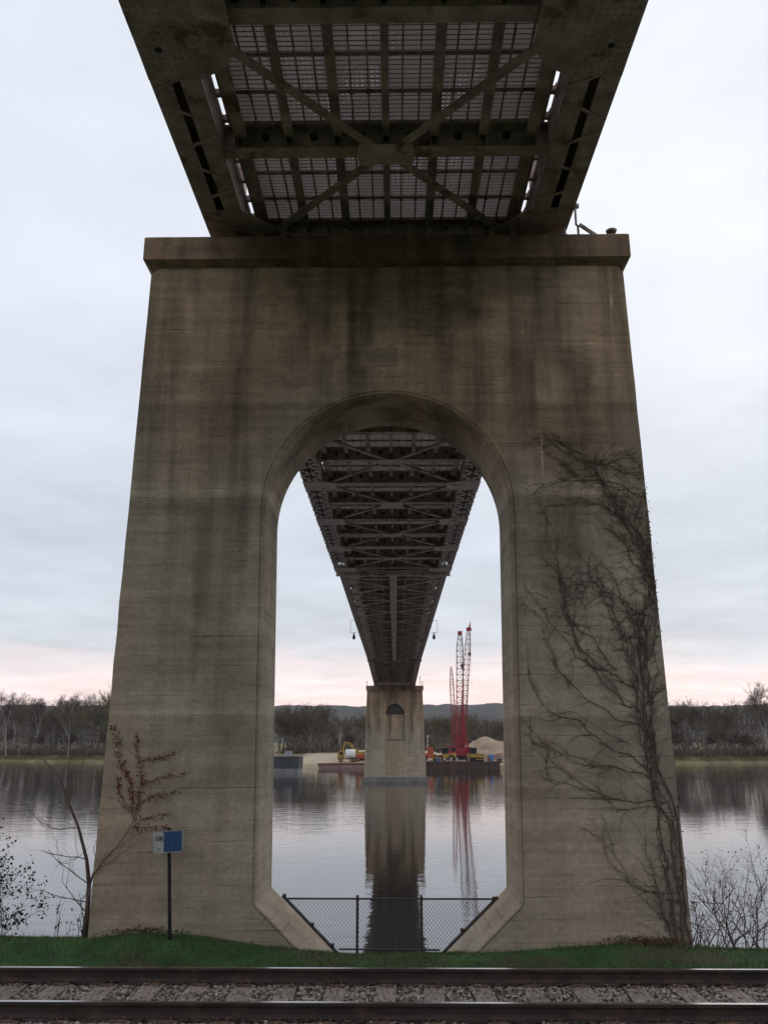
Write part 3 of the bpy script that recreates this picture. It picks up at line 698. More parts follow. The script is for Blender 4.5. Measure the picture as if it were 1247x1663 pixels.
# large riveted plates under the near panel point, with a hand hole, and the plates over the bearings
def rivets(spots, z, r=.017):
    mb = MB()
    for (x, y) in spots: mb.tube([(x, y, z), (x, y, z - .012), (x, y, z - .018)], [r, r * .8, r * .35], 6)
    return mb
for s in (-1, 1):
    k = -2; y0, z0 = Yk(k), zb(Yk(k)); rr = random.Random(20 + s)
    poly = [(-.335, -1.0), (.37, -1.0), (.95, -.72), (.95, .45), (.72, .78), (.37, .95), (-.335, .95)]
    hole = [(-.06 + .055 * cos(2 * pi * i / 12), .42 + .055 * sin(2 * pi * i / 12)) for i in range(12)]
    mb = MB().prism([(-s * u, w) for u, w in poly], 'z', -.018, -.002)
    g = mb.build('gusset_plate', M_['steel'], bridge, tuple(Vector((s * 2.9, y0, z0)) - BL), fix=True); g['label'] = 'large riveted steel plate under the chord'
    MB().disc((s * .06, .42, -.019), .05, 'z', .004, 16).build('hand_hole', M_['black'], g)
    sp_ = []
    for u in [-.285 + .1 * i for i in range(7)]:
        for w in [-.9 + .105 * j for j in range(18)]:
            if hypot(u + .06, w - .42) > .1 and rr.random() < .8: sp_.append((-s * u + rr.uniform(-.01, .01), w))
    for w in [-.6 + .11 * j for j in range(9)]:
        for u in (.48, .62, .78, .9): sp_.append((-s * u, w))
    rv = rivets(sp_, -.018).build('rivet_heads', M_['steel'], g); rv['kind'] = 'stuff'
    y0, z0 = Yk(0), zb(Yk(0))
    mb = MB().prism([(-s * u, w) for u, w in [(-.335, -1.25), (.34, -1.25), (1.15, -.45), (1.15, .45), (.34, 1.25), (-.335, 1.25)]], 'z', -.018, -.002)
    mb.build('gusset_plate', M_['steel'], bridge, tuple(Vector((s * 2.9, y0, z0)) - BL), fix=True)
    mb = MB().box(-.3, .3, -.35, .35, 0, .06).prism([(-.26, .06), (.26, .06), (.16, .30), (-.16, .30)], 'y', -.25, .25).box(-.32, .32, -.4, .4, .30, .331)
    mb.build('bearing', M_['steel'], bridge, tuple(Vector((s * 2.9, y0, 11.588)) - BL), fix=True)
# cross girder and its seat on the pier
MB().box(-2.5, 2.5, -.18, .18, .0, .03).box(-2.5, 2.5, -.01, .01, .03, .40).build('end_girder', M_['steel'], bridge, tuple(Vector((0, 14.05, 11.66)) - BL))
for i in range(13):
    MB().box(-.05, .05, -.1, .1, 0, .30).build('stiffener', M_['steel'], bridge, tuple(Vector((-2.28 + .38 * i, 13.93, 11.69)) - BL))
# inspection walkway hung under the middle of the suspended span
for k in range(13, 33): MB().box(-.23, .23, -PITCH / 2, PITCH / 2 - .02, -.06, -.02).box(-.23, -.2, -PITCH / 2, PITCH / 2 - .02, -.02, .03).box(.2, .23, -PITCH / 2, PITCH / 2 - .02, -.02, .03).build('walkway', M_['steel2'], bridge, tuple(Vector((0, (Yk(k) + Yk(k + 1)) / 2, 12.72)) - BL))
# end diaphragm where the chord steps up
MB().box(-3.3, 3.3, -.12, .12, -.03, .25).build('end_girder', M_['steel2'], bridge, tuple(Vector((0, 49.2, 12.33)) - BL))
MB().box(-3.3, 3.3, -.12, .12, -.03, .25).build('end_girder', M_['steel'], bridge, tuple(Vector((0, 106, 12.62)) - BL))
# trusses above the deck
def top_z(y): return zb(y) + 8.2 + 2.0 * cos((y - 14.4) / 124 * 2 * pi)
for s in (-1, 1):
    for k in range(-12, 46, 2):
        y0, y1 = Yk(k), Yk(k + 2); X = s * 2.9
        MB().box(-.16, .16, -.13, .13, .57, top_z(y0) - zb(y0)).build('truss_post', M_['steel'], bridge, tuple(Vector((X, y0, zb(y0))) - BL))
        if k < 44:
            MB().bar(Vector((X, y0, top_z(y0))) - BL, Vector((X, y1, top_z(y1))) - BL, .45, .4).build('top_chord', M_['steel'], bridge)
            a, b = ((y0, zb(y0) + .6), (y1, top_z(y1))) if (k // 2) % 2 else ((y0, top_z(y0)), (y1, zb(y1) + .6))
            MB().bar(Vector((X, *a)) - BL, Vector((X, *b)) - BL, .28, .22).build('truss_diagonal', M_['steel'], bridge)
            MB().box(-.02, .02, y0 - 14.4, y1 - 14.4, .9, 1.0).build('guard_rail', M_['galv'], bridge, (s * 2.42, 0, (zb(y0) + zb(y1)) / 2 - BL.z))
# channel lamps hung beside the chords
for s in (-1, 1):
    p = thing('channel_lamp', 'small channel lamp on a square bracket hung beside the bridge chord', 'lamp', (s * 3.3, 74, 12.0), 0, 'channel lamps below the bridge edges')
    mb = MB()
    for z in (0.1, 1.15): mb.bar((-s * .1, 0, z), (s * .42, 0, z), .03, .03)
    mb.bar((s * .42, 0, .08), (s * .42, 0, 1.17), .03, .03, (0, 1, 0)); mb.build('bracket', M_['steel'], p)
    MB().tube([(s * .12, 0, .1), (s * .12, 0, -.12), (s * .12, 0, -.14), (s * .12, 0, -.42), (s * .12, 0, -.46)], [.05, .06, .125, .125, .08], 10).build('lantern', M_['black'], p)

# ------------------------------------------------------------------ far pier
fp = thing('bridge_pier', 'distant concrete pier rising from the river with a blind arch and a plinth', 'bridge pier', (0, 138, WATER_Z))
HF = 14.45
def fx(z): return 4.78 - (z / HF) * .45
def far_body():
    mb = MB(); prof = []; hw = 1.38; zs, sp_ = .9, 10.25
    prof = [(-hw, zs), (-hw, sp_)] + [(-hw * cos(a), sp_ + 1.45 * sin(a)) for a in [pi * i / 20 for i in range(1, 20)]] + [(hw, sp_), (hw, zs)]
    n = len(prof); inner = []; out = []; deep = []
    for i, (x, z) in enumerate(prof):
        inner.append(len(mb.v)); mb.v.append((x, 0, z))
    for (x, z) in prof: deep.append(len(mb.v)); mb.v.append((x, .55, z))
    ZT = 13.72
    for i, (x, z) in enumerate(prof):
        if z <= sp_: q = (-fx(z) if x < 0 else fx(z), z)
        else:
            t = atan2((z - sp_) / 1.45, x / hw) / pi
            if t > .75: zz = sp_ + (ZT - sp_) * (1 - t) / .25; q = (-fx(zz), zz)
            elif t < .25: zz = sp_ + (ZT - sp_) * t / .25; q = (fx(zz), zz)
            else: u = (t - .25) / .5; q = (fx(ZT) * (1 - 2 * u), ZT)
        out.append(len(mb.v)); mb.v.append((q[0], 0, q[1]))
    for i in range(n - 1):
        mb.f.append((out[i], out[i + 1], inner[i + 1], inner[i])); mb.f.append((inner[i], inner[i + 1], deep[i + 1], deep[i])); mb.m += [0, 0]
    mb.f.append((inner[0], inner[-1], deep[-1], deep[0])); mb.m.append(0)
    mb.f.append(tuple(deep)); mb.m.append(0)
    b = len(mb.v)   # below the panel, sides and back
    mb.v += [(-fx(-1), 0, -1), (fx(-1), 0, -1), (-fx(.9), 0, .9), (fx(.9), 0, .9), (-fx(-1), 3.2, -1), (fx(-1), 3.2, -1), (-fx(13.72), 3.2, 13.72), (fx(13.72), 3.2, 13.72), (-fx(13.72), 0, 13.72), (fx(13.72), 0, 13.72)]
    mb.f += [(b, b + 1, b + 3, b + 2), (b, b + 8, b + 6, b + 4), (b + 1, b + 5, b + 7, b + 9), (b + 4, b + 5, b + 7, b + 6)]; mb.m += [0] * 4
    return mb.build('pier_wall', M_['conc_far'], fp)
far_body()
MB().box(-1.37, 1.37, .018, .54, .91, 6.2).build('infill_panel', M_['rust_conc'], fp)
MB().box(-1.37, 1.37, .025, .50, 6.21, 10.0).build('infill_panel', M_['conc_far'], fp)
MB().box(-1.36, 1.36, .0, .04, 6.12, 6.26).build('ledge', M_['plate'], fp)
MB().prism([(-5.0, -1.2), (5.0, -1.2), (5.0, .55), (4.86, .72), (-4.86, .72), (-5.0, .55)], 'y', -.28, 3.5).build('plinth', M_['bargelow'], fp, fix=True)
MB().prism([(-4.33, 13.70), (4.33, 13.70), (4.5, 13.85), (4.5, HF - .05), (4.46, HF), (-4.46, HF), (-4.5, HF - .05), (-4.5, 13.85)], 'y', -.2, 3.4).build('pier_cap', M_['conc_cap'], fp, fix=True)
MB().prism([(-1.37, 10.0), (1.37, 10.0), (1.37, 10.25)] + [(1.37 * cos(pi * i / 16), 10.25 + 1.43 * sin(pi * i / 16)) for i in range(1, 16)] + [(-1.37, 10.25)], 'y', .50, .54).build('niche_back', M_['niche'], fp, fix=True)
MB().box(-3.3, 3.3, .45, 2.6, HF, HF + .85).build('bearing_seat', M_['steel'], fp)
for (x, h, nm) in ((-4.35, .5, 'west corner'), (4.35, .5, 'east corner'), (4.0, 1.25, 'tall')):
    p = thing('warning_lamp', 'thin lamp post on the cap of the distant pier', 'lamp', (x, 138.0, WATER_Z + HF), 0, 'lamp posts on the distant pier cap')
    MB().tube([(0, 0, 0), (0, 0, h)], .045, 6).build('post', M_['steel'], p); MB().tube([(0, 0, h), (0, 0, h + .1), (0, 0, h + .16)], [.07, .09, .04], 8).build('lantern', M_['red'], p)

# ------------------------------------------------------------------ chain-link fence in the opening
fe = thing('chain_link_fence', 'low dark chain link fence closing the bottom of the pier opening', 'fence', (0, 14.35, 0))
FT = .60
MB().tube([(-1.60, 0, FT), (1.66, 0, FT)], .014, 8).build('top_rail', M_['fence'], fe)
for x in (-.475, .505): MB().tube([(x, 0, -.35), (x, 0, FT + .03)], [.021, .021], 8).tube([(x, 0, FT + .03), (x, 0, FT + .055)], [.027, .012], 8).build('post', M_['fence'], fe)
MB().tube([(-1.63, 0, FT + .045), (-.70, 0, -.23)], .025, 8).build('side_rail', M_['fence'], fe)
MB().tube([(1.68, 0, FT + .03), (.74, 0, -.23)], .025, 8).build('side_rail', M_['fence'], fe)
for (x, z) in ((-1.60, .64), (-1.16, .235), (-.85, -.055), (1.62, .61), (1.12, .165)): MB().cbox(x, 0, z, .05, .07, .05).build('clamp', M_['fence'], fe)
MB().tube([(-.75, 0, -.11), (.78, 0, -.115)], .014, 8).build('bottom_rail', M_['fence'], fe)
mb = MB(); sp_ = .058
def clip(c, sgn):   # line x = c + sgn*z inside the trapezoid
    pts = []
    for i in range(201):
        z = -.11 + (FT + .11) * i / 200; x = c + sgn * z
        xl = -.78 - (z + .15) * 1.09; xr = .80 + (z + .15) * 1.12
        if xl < x < xr: pts.append((x, z))
    return (pts[0], pts[-1]) if len(pts) > 1 else None
for i in range(-60, 60):
    for sgn in (-.9, .9):
        q = clip(i * sp_ + .02, sgn)
        if q: mb.tube([(q[0][0], .006 * sgn, q[0][1]), (q[1][0], .006 * sgn, q[1][1])], .0026, 3, cap=False)
ch = mb.build('chain_mesh', M_['wire'], fe); ch['kind'] = 'stuff'

# ------------------------------------------------------------------ sign on a leaning post
sg = thing('river_sign', 'small white and blue board numbered 150 on a leaning dark post', 'sign', (-3.07, 13.3, .2))
MB().bar((0, 0, -.1), (-.115, 0, 1.52), .042, .042, (0, 1, 0)).build('post', M_['post'], sg)
bd = MB().prism([(-.205, -.15), (.205, -.15), (.218, -.137), (.218, .137), (.205, .15), (-.205, .15), (-.218, .137), (-.218, -.137)], 'y', -.012, .012).build('board', M_['signwhite'], sg, (-.10, -.05, 1.335), rot=(0, radians(-3.5), 0), fix=True)
MB().box(-.065, .196, -.016, -.0125, -.137, .137).build('blue_panel', M_['signblue'], bd)
for (w, z) in ((.0, .149), (0, -.149)): MB().box(-.205, .205, -.017, .002, z - .004, z + .004).build('rim', M_['galv'], bd)
MB().box(.206, .216, -.017, .002, -.14, .14).build('rim', M_['galv'], bd)
fc = bpy.data.curves.new('number', 'FONT'); fc.body = '150'; fc.size = .078; fc.align_x = 'CENTER'; fc.extrude = .001; fc.offset = .002
tmp = bpy.data.objects.new('number_curve', fc); COL.objects.link(tmp); bpy.context.view_layer.update()
nme = bpy.data.meshes.new_from_object(tmp.evaluated_get(bpy.context.evaluated_depsgraph_get())); bpy.data.objects.remove(tmp); nme.materials.clear(); nme.materials.append(M_['lettering'])
inst('number', nme, bd, (-.138, -.0145, .022), (radians(90), 0, 0))
MB().disc((-.132, -.013, -.095), .013, 'y', .003, 7).build('mark', M_['lettering'], bd)
r2 = random.Random(4)
mk = MB()
for q in range(26):
    x = r2.uniform(-.05, .18); z = r2.uniform(-.11, .12); v = r2.random() < .6
    mk.cbox(x, -.0168, z, .004 if v else r2.uniform(.012, .03), .001, r2.uniform(.012, .035) if v else .004)
mk.build('faded_print', mat('faded_sign_print', (.11, .19, .36), .6, .2, 9), bd)['kind'] = 'stuff'

# ------------------------------------------------------------------ climbers on the pier
def wob(pts, seg, amp, r):
    out = []
    for (a, b), (c, d) in zip(pts, pts[1:]):
        n = max(2, int(hypot(c - a, d - b) / seg))
        for i in range(n):
            t = i / n; out.append((a + (c - a) * t, b + (d - b) * t))
    out.append(pts[-1])
    # smooth, then shake
    for _ in range(3): out = [out[0]] + [((out[i - 1][0] + 2 * out[i][0] + out[i + 1][0]) / 4, (out[i - 1][1] + 2 * out[i][1] + out[i + 1][1]) / 4) for i in range(1, len(out) - 1)] + [out[-1]]
    s = r.uniform(0, 99)
    return [(x + amp * nz(x * 4, z * 4, s), z + amp * nz(x * 4, z * 4, s + 7)) for x, z in out]
def leaf(mb, p, s, r):
    a = Vector((r.gauss(0, 1), r.gauss(0, .5), r.gauss(0, 1))).normalized(); b = a.cross(Vector((r.gauss(0, 1), r.gauss(0, 1), r.gauss(0, 1)))).normalized(); p = Vector(p)
    mb.quad(p, p + a * s * .5 + b * s * .35, p + a * s, p + a * s * .5 - b * s * .35)
VINES = [
 [(4.24, .15), (4.21, .98), (4.16, 1.82), (3.98, 2.17), (3.98, 2.79), (3.93, 3.43), (3.94, 4.27), (3.95, 4.85), (4.20, 5.29), (4.07, 5.89), (3.81, 6.46), (3.59, 6.93), (3.37, 7.35), (2.98, 7.71), (2.53, 7.87)],
 [(4.31, .15), (4.29, 1.06), (4.28, 1.82), (4.22, 2.17), (4.04, 2.61), (4.04, 3.34), (4.00, 4.08), (4.10, 4.85), (4.24, 5.10), (4.21, 5.54), (4.12, 5.94), (4.00, 6.35), (4.20, 6.87)],
 [(4.14, .15), (4.11, .89), (4.05, 1.57), (3.93, 2.35), (3.89, 3.06), (3.80, 3.71), (3.74, 4.37), (3.59, 4.76), (3.38, 5.25), (3.16, 5.56)],
 [(4.13, 2.04), (3.50, 2.08), (3.05, 2.22), (2.60, 2.48), (2.39, 2.88), (2.03, 3.27)], [(4.00, 2.37), (3.44, 2.57), (2.98, 2.66), (2.52, 2.78), (2.35, 2.97)],
 [(3.95, 2.53), (3.45, 2.78), (3.10, 3.06), (2.83, 3.31), (2.41, 3.36), (2.22, 3.90)], [(3.91, 3.16), (3.40, 3.34), (2.86, 3.71), (2.59, 4.09), (2.43, 4.76), (2.06, 5.15)],
 [(3.89, 3.34), (3.51, 3.62), (3.25, 3.94), (2.89, 4.28), (2.67, 4.66), (2.35, 5.15)], [(3.86, 3.71), (3.40, 4.04), (3.03, 4.28), (2.83, 5.00), (2.74, 5.40), (2.58, 5.80)],
 [(4.10, 4.85), (3.80, 5.00), (3.48, 5.25), (3.20, 5.49)], [(4.22, 5.00), (4.13, 5.42), (3.86, 5.84), (3.65, 6.36), (3.59, 6.88)], [(4.04, 6.82), (3.60, 7.11), (3.05, 7.11), (2.59, 6.99)],
 [(3.37, 7.39), (3.87, 7.25), (4.19, 7.17)], [(3.62, 7.35), (4.01, 7.53), (4.19, 7.28)], [(3.54, 3.99), (3.19, 4.47), (2.87, 4.76), (2.80, 5.25), (2.69, 6.05), (2.57, 6.67)],
 [(4.16, .2), (3.88, .56), (3.68, .87)], [(4.04, .3), (3.93, .64), (3.77, 1.44)], [(4.25, .81), (3.85, .81), (3.46, .96), (3.24, 1.61)], [(4.00, 4.27), (3.79, 4.85), (3.68, 5.29), (3.55, 5.54)],
 [(3.92, 3.99), (4.15, 4.46), (4.24, 4.75)], [(3.98, 3.52), (4.24, 3.80), (4.28, 3.63)], [(3.15, 7.14), (2.81, 7.46), (2.57, 7.63)], [(4.20, 5.24), (4.04, 5.54), (4.2, 5.79), (4.2, 6.25), (4.02, 6.56)],
 [(3.81, 6.41), (3.48, 6.72), (3.13, 6.75), (2.72, 6.67)]]
iv = thing('climbing_vine', 'bare brown climbing vine spreading up the outer edge of the pier leg', 'vine', (4.2, PF, .1))
r2 = random.Random(31); st = MB(); tw = MB(); lf = MB(); IV = Vector((4.2, PF, .1))
def vine_set(paths, main, st, tw, O, r, tw_len, dens, fat=1.0):
    nodes = []
    for i, p in enumerate(paths):
        if i >= len(paths) // 2 and fat < .99: pass
        q = wob(p, .07, .05 if i < main else .09, r); n = len(q); r0 = (.0145 if i < main else .0075) * fat; base = -.012 - .01 * (i < main)
        pts = [Vector((x, PF + base - .010 * abs(nz(x * 3, z * 3, i)), z)) - O for x, z in q]
        st.tube(pts, [r0 * (1 - .72 * t / (n - 1)) for t in range(n)], 5)
        for k_, (x, z) in enumerate(q): nodes.append((x, z, atan2(q[min(k_ + 1, n - 1)][1] - q[max(k_ - 1, 0)][1], q[min(k_ + 1, n - 1)][0] - q[max(k_ - 1, 0)][0])))
    for _ in range(int(len(nodes) * dens)):
        x, z, a = r.choice(nodes); a += r.choice((-1, 1)) * abs(r.gauss(0, .45)); L_ = r.uniform(.15, tw_len); pts = []; n = 7
        for k_ in range(n):
            pts.append(Vector((x, PF - .008 - .006 * r.random(), z)) - O); a += r.gauss(0, .30); x += cos(a) * L_ / n; z += sin(a) * L_ / n
            x = min(x, xo(z, 1) - .01); x = max(x, xo(z, -1) + .01); z = max(z, .2)
            if abs(x) < 2.18 and z < 8.8: x = math.copysign(2.18, x)
        tw.tube(pts, [.0036 * (1 - .6 * k_ / (n - 1)) for k_ in range(n)], 3, cap=False)
    return nodes
def shadow(p):   # a thinner runner beside an older stem
    dx, dz = r2.gauss(0, .07), r2.gauss(0, .05); i0 = r2.randint(0, max(0, len(p) - 4))
    return [(min(x + dx + r2.gauss(0, .05), xo(z, 1) - .03), max(.2, z + dz + r2.gauss(0, .05))) for x, z in p[i0:]]
RUN = [shadow(p) for p in VINES] + [shadow(p) for p in VINES[:3] for _ in range(3)]
nodes = vine_set(VINES, 3, st, tw, IV, r2, .9, .55)
nodes += vine_set(RUN, 0, st, tw, IV, r2, .7, .35, .6)
for _ in range(220):   # loose sprays and seed heads hanging over the outer edge
    z = r2.choice((r2.uniform(1.5, 3), r2.uniform(4.2, 7.4), r2.uniform(5.3, 7.2))); x = xo(z, 1) + r2.uniform(-.03, .025); leaf(lf, Vector((x, PF + r2.uniform(-.04, .15), z)) - IV, r2.uniform(.015, .045), r2)
for _ in range(900):
    x, z, a = r2.choice(nodes); leaf(lf, Vector((x + r2.gauss(0, .04), PF - .02, z + r2.gauss(0, .04))) - IV, r2.uniform(.012, .04), r2)
for (cx, cz, n, sd_) in ((3.05, 5.35, 40, .15), (3.5, 7.2, 30, .25), (4.0, 5.3, 35, .25), (3.85, 4.5, 40, .16), (3.9, 6.4, 45, .3), (3.7, 6.9, 25, .25)):
    for _ in range(n):
        x, z, a = cx + r2.gauss(0, sd_), cz + r2.gauss(0, sd_), r2.uniform(0, 6.28); L_ = r2.uniform(.1, .3)
        pts = []; L_ *= 1.6; cu = r2.uniform(-.7, .7)
        for q in range(6): pts.append(Vector((min(x, xo(z, 1) - .01), PF - .01 - .008 * (q % 2), z)) - IV); x += cos(a) * L_ / 6; z += sin(a) * L_ / 6; a += cu + r2.gauss(0, .2)
        tw.tube(pts, .0034, 3, cap=False)
st.build('stem', M_['vine'], iv, smooth=True); tw.build('twigs', M_['vine'], iv)['kind'] = 'stuff'; lf.build('leaves', M_['darkleaf'], iv)['kind'] = 'stuff'
LV = [[(-4.36, .92), (-4.19, 1.28), (-3.97, 1.45), (-3.82, 1.73), (-3.74, 1.99), (-3.71, 2.34), (-3.79, 2.70), (-3.85, 3.04)], [(-3.83, 1.82), (-3.84, 2.21), (-3.97, 2.52), (-4.11, 2.77), (-4.22, 3.16)],
 [(-4.32, 1.04), (-4.05, 1.20), (-3.85, 1.51), (-3.73, 1.90), (-3.71, 2.17)], [(-3.72, 2.65), (-3.47, 2.69), (-3.22, 2.75)], [(-3.70, 2.33), (-3.40, 2.40), (-3.08, 2.46)], [(-3.65, 2.09), (-3.41, 2.16), (-3.17, 2.21)],
 [(-3.72, 1.77), (-3.50, 1.83), (-3.34, 1.89)], [(-3.82, 1.92), (-3.97, 1.99), (-4.06, 2.30), (-4.08, 2.42)], [(-3.75, 1.69), (-3.49, 1.69), (-3.29, 1.71)]]
lv_ = thing('climbing_vine', 'young climbing vine with dark red leaves on the pier leg above the sign', 'vine', (-4.36, PF, .2))
LO = Vector((-4.36, PF, .2)); st = MB(); tw = MB(); lf = MB()
nodes = vine_set(LV, 1, st, tw, LO, r2, .3, .4, .6)
for i, p in enumerate(LV):
    for (x, z) in wob(p, .035, .03, r2):
        if z > 1.95 or i in (6, 8):
            for _ in range(9 if i < 3 or i == 7 else 6):
                if r2.random() < .55 + .5 * nz(x * 5, z * 5): leaf(lf, Vector((x + r2.gauss(0, .024), PF - .02, z + r2.gauss(0, .024))) - LO, r2.uniform(.018, .046), r2)
st.tube([Vector((-4.42, PF - .05, .1)) - LO, Vector((-4.40, PF - .04, .5)) - LO, Vector((-4.36, PF - .02, .92)) - LO], [.010, .010, .010], 5)
st.build('stem', M_['vine'], lv_, smooth=True); tw.build('twigs', M_['vine'], lv_)['kind'] = 'stuff'; lf.build('leaves', M_['redleaf'], lv_)['kind'] = 'stuff'

# dead leaves against the foot of the pier
lf = MB()
for _ in range(700):
    x = r2.gauss(3.75, .35) if r2.random() < .75 else r2.gauss(-3.5, .3); y = PF - abs(r2.gauss(0, .10)) - .02
    leaf(lf, (x, y, ground_z(x, y) + r2.uniform(.01, .07 + .05 * max(0, 1 - abs(x - 3.7)))), r2.uniform(.02, .055), r2)
tag(lf.build('fallen_leaves', M_['deadleaf']), 'brown dead leaves heaped against the foot of the pier', 'leaves', kind='stuff')

# ------------------------------------------------------------------ sapling and shrubs by the water
def sprout(p, d, L_, rad, depth, r, st, tips, n=5, bend=.22, fork=(2, 3), spread=.6, up=.05):
    pts = [Vector(p)]; d = Vector(d).normalized()
    for i in range(n):
        d = (d + Vector((r.gauss(0, bend), r.gauss(0, bend), r.gauss(0, bend) + up))).normalized(); pts.append(pts[-1] + d * (L_ / n))
    st.tube(pts, [rad * (1 - .55 * i / n) for i in range(n + 1)], 5 if rad > .008 else 3, cap=False)
    if depth <= 0: tips.append((pts[-1], d)); return
    for _ in range(r.randint(*fork)):
        i = r.randint(max(1, n // 3), n); e = (d + Vector((r.gauss(0, spread), r.gauss(0, spread), r.gauss(0, spread)))).normalized()
        sprout(pts[i], e, L_ * r.uniform(.45, .75), rad * .55, depth - 1, r, st, tips, n, bend, fork, spread, up)
sap = thing('sapling', 'thin bare leaning sapling with a forked stem beside the pier', 'sapling', (-4.52, 14.0, .1))
r2 = random.Random(17); st = MB(); tips = []
path = [(0, 0, -.1), (.01, 0, .35), (.0, 0, .75), (-.06, -.02, 1.1), (-.22, -.03, 1.55), (-.42, -.04, 1.95), (-.58, -.04, 2.3), (-.85, -.05, 2.55), (-1.15, -.06, 2.75)]
st.tube(path, [.042, .038, .034, .027, .022, .017, .012, .008, .004], 7)
st.tube([(0, 0, .72), (.06, .02, .95), (.14, .03, 1.2), (.2, .05, 1.35)], [.02, .016, .01, .005], 5)
for (b, d, L_) in (((-.06, 0, 1.1), (-.8, -.2, .15), .7), ((-.22, 0, 1.55), (-.9, .1, .1), .75), ((0, 0, .75), (-.9, -.1, .05), .9), ((0, 0, .5), (-.8, 0, .1), .7), ((-.42, 0, 1.95), (.1, 0, 1), .5), ((.0, 0, .35), (-.7, 0, .3), .6), ((.06, 0, .95), (.3, -.2, .8), .35), ((-.58, 0, 2.3), (.35, 0, .9), .4), ((0, 0, .2), (-.6, -.1, .35), .5)):
    sprout(b, d, L_, .0085, 2, r2, st, tips, 5, .2, (2, 3), .5)
st.build('stem', M_['stem'], sap, smooth=True); lf = MB()
for p, d in tips:
    if p.z < .6 and r2.random() < .5: leaf(lf, p, .05, r2)
lf.build('leaves', M_['deadleaf'], sap)['kind'] = 'stuff'
def shrub(label, loc, seed, stems, h, leafy, lm, lean=0.0, depth=2, ls=.05):
    s_ = thing('shrub', label, 'shrub', loc); r = random.Random(seed); st = MB(); tips = []; lf = MB()
    for i in range(stems):
        sprout((r.gauss(0, .16), r.gauss(0, .12), -.25), (r.gauss(lean, .38), r.gauss(0, .25), 1), h * r.uniform(.5, 1.05), .011, depth, r, st, tips, 6, .14, (2, 4), .45)
    for p, d in tips:
        for _ in range(leafy):
            if r.random() < .8: leaf(lf, p + Vector((r.gauss(0, .035), r.gauss(0, .035), r.gauss(0, .05))), r.uniform(.5, 1) * ls, r)
    st.build('stem', M_['stem'], s_); lf.build('leaves', lm, s_)['kind'] = 'stuff'
shrub('dense dark leafy shrub rising beside the thin sapling and grass', (-6.2, 14.0, .1), 3, 13, .95, 6, M_['darkleaf'], .08, 3, .06)
shrub('low thin brown shrub at the foot of the leaning sapling', (-4.75, 14.1, .1), 5, 5, .5, 1, M_['deadleaf'], -.2, 2, .06)
shrub('small red-brown shrub standing against the vine covered pier edge', (4.72, 14.0, .05), 8, 9, .75, 2, M_['deadleaf'], 0, 2, .05)
shrub('tall bare brushy shrub with drooping twigs beyond the pier edge', (5.45, 14.2, .0), 21, 10, 1.15, 1, M_['deadleaf'], -.05, 3, .04)
shrub('wiry leafless shrub between the brushy shrub and the small red one', (5.05, 14.4, .0), 13, 6, 1.0, 1, M_['darkleaf'], .15, 2, .035)

# ------------------------------------------------------------------ trees on the far bank
def tree_mesh(seed, H, spread, twigm, barkm, low=.3, twigs=9, multi=1):
    r = random.Random(seed); st = MB(); tw = MB()
    def grow(p, d, L_, rad, depth):
        n = 4; pts = [p]
        for i in range(n):
            d = (d + Vector((r.gauss(0, .10), r.gauss(0, .10), r.gauss(0, .06) + .05))).normalized(); pts.append(pts[-1] + d * (L_ / n))
        rr = [rad * (1 - .5 * i / n) for i in range(n + 1)]
        (st if depth > 1 else tw).tube(pts, rr, 5 if depth > 3 else 3, cap=False)
        if depth == 0:
            for _ in range(twigs):
                q = pts[r.randint(1, n)]; e = (d + Vector((r.gauss(0, .6), r.gauss(0, .6), r.gauss(0, .5)))).normalized(); l = r.uniform(.5, 1.5) * H / 18; a = e.cross(Vector((r.gauss(0, 1), r.gauss(0, 1), r.gauss(0, 1)))).normalized() * r.uniform(.018, .042)
                tw.quad(q - a, q + a, q + e * l)
            return
        m = r.randint(2, 3) if depth > 1 else r.randint(2, 4)
        for _ in range(m):
            q = pts[r.randint(2, n)]; e = (d + Vector((r.gauss(0, spread), r.gauss(0, spread), r.gauss(0, .28)))).normalized(); grow(q, e, L_ * r.uniform(.6, .85), rad * .55, depth - 1)
    for k in range(multi):
        d = Vector((r.gauss(0, .06 + .16 * (multi > 1)), r.gauss(0, .06), 1)).normalized(); p = Vector((r.gauss(0, .4) * (multi > 1), r.gauss(0, .4) * (multi > 1), -.5)); L0 = H * low; pts = [p]
        for i in range(5): d = (d + Vector((r.gauss(0, .05), r.gauss(0, .05), .05))).normalized(); pts.append(pts[-1] + d * L0 / 5)
        R0 = H * .012 / multi ** .5; st.tube(pts, [R0 * (1.3 if i == 0 else 1 - .06 * i) for i in range(6)], 7, cap=False)
        for _ in range(r.randint(3, 4) if multi == 1 else 2):
            e = (d + Vector((r.gauss(0, spread * .7), r.gauss(0, spread * .7), .2))).normalized(); grow(pts[r.randint(3, 5)], e, H * r.uniform(.24, .32), R0 * .62, 4)
        grow(pts[5], d, H * .30, R0 * .7, 4)
    for mb_ in (st, tw):   # bring to the wanted height
        pass
    top = max(v[2] for v in tw.v); k = H / top
    st.v = [(a * k, b * k, c * k) for a, b, c in st.v]; tw.v = [(a * k, b * k, c * k) for a, b, c in tw.v]
    return st.mesh('trunk', barkm), tw.mesh('crown', twigm)
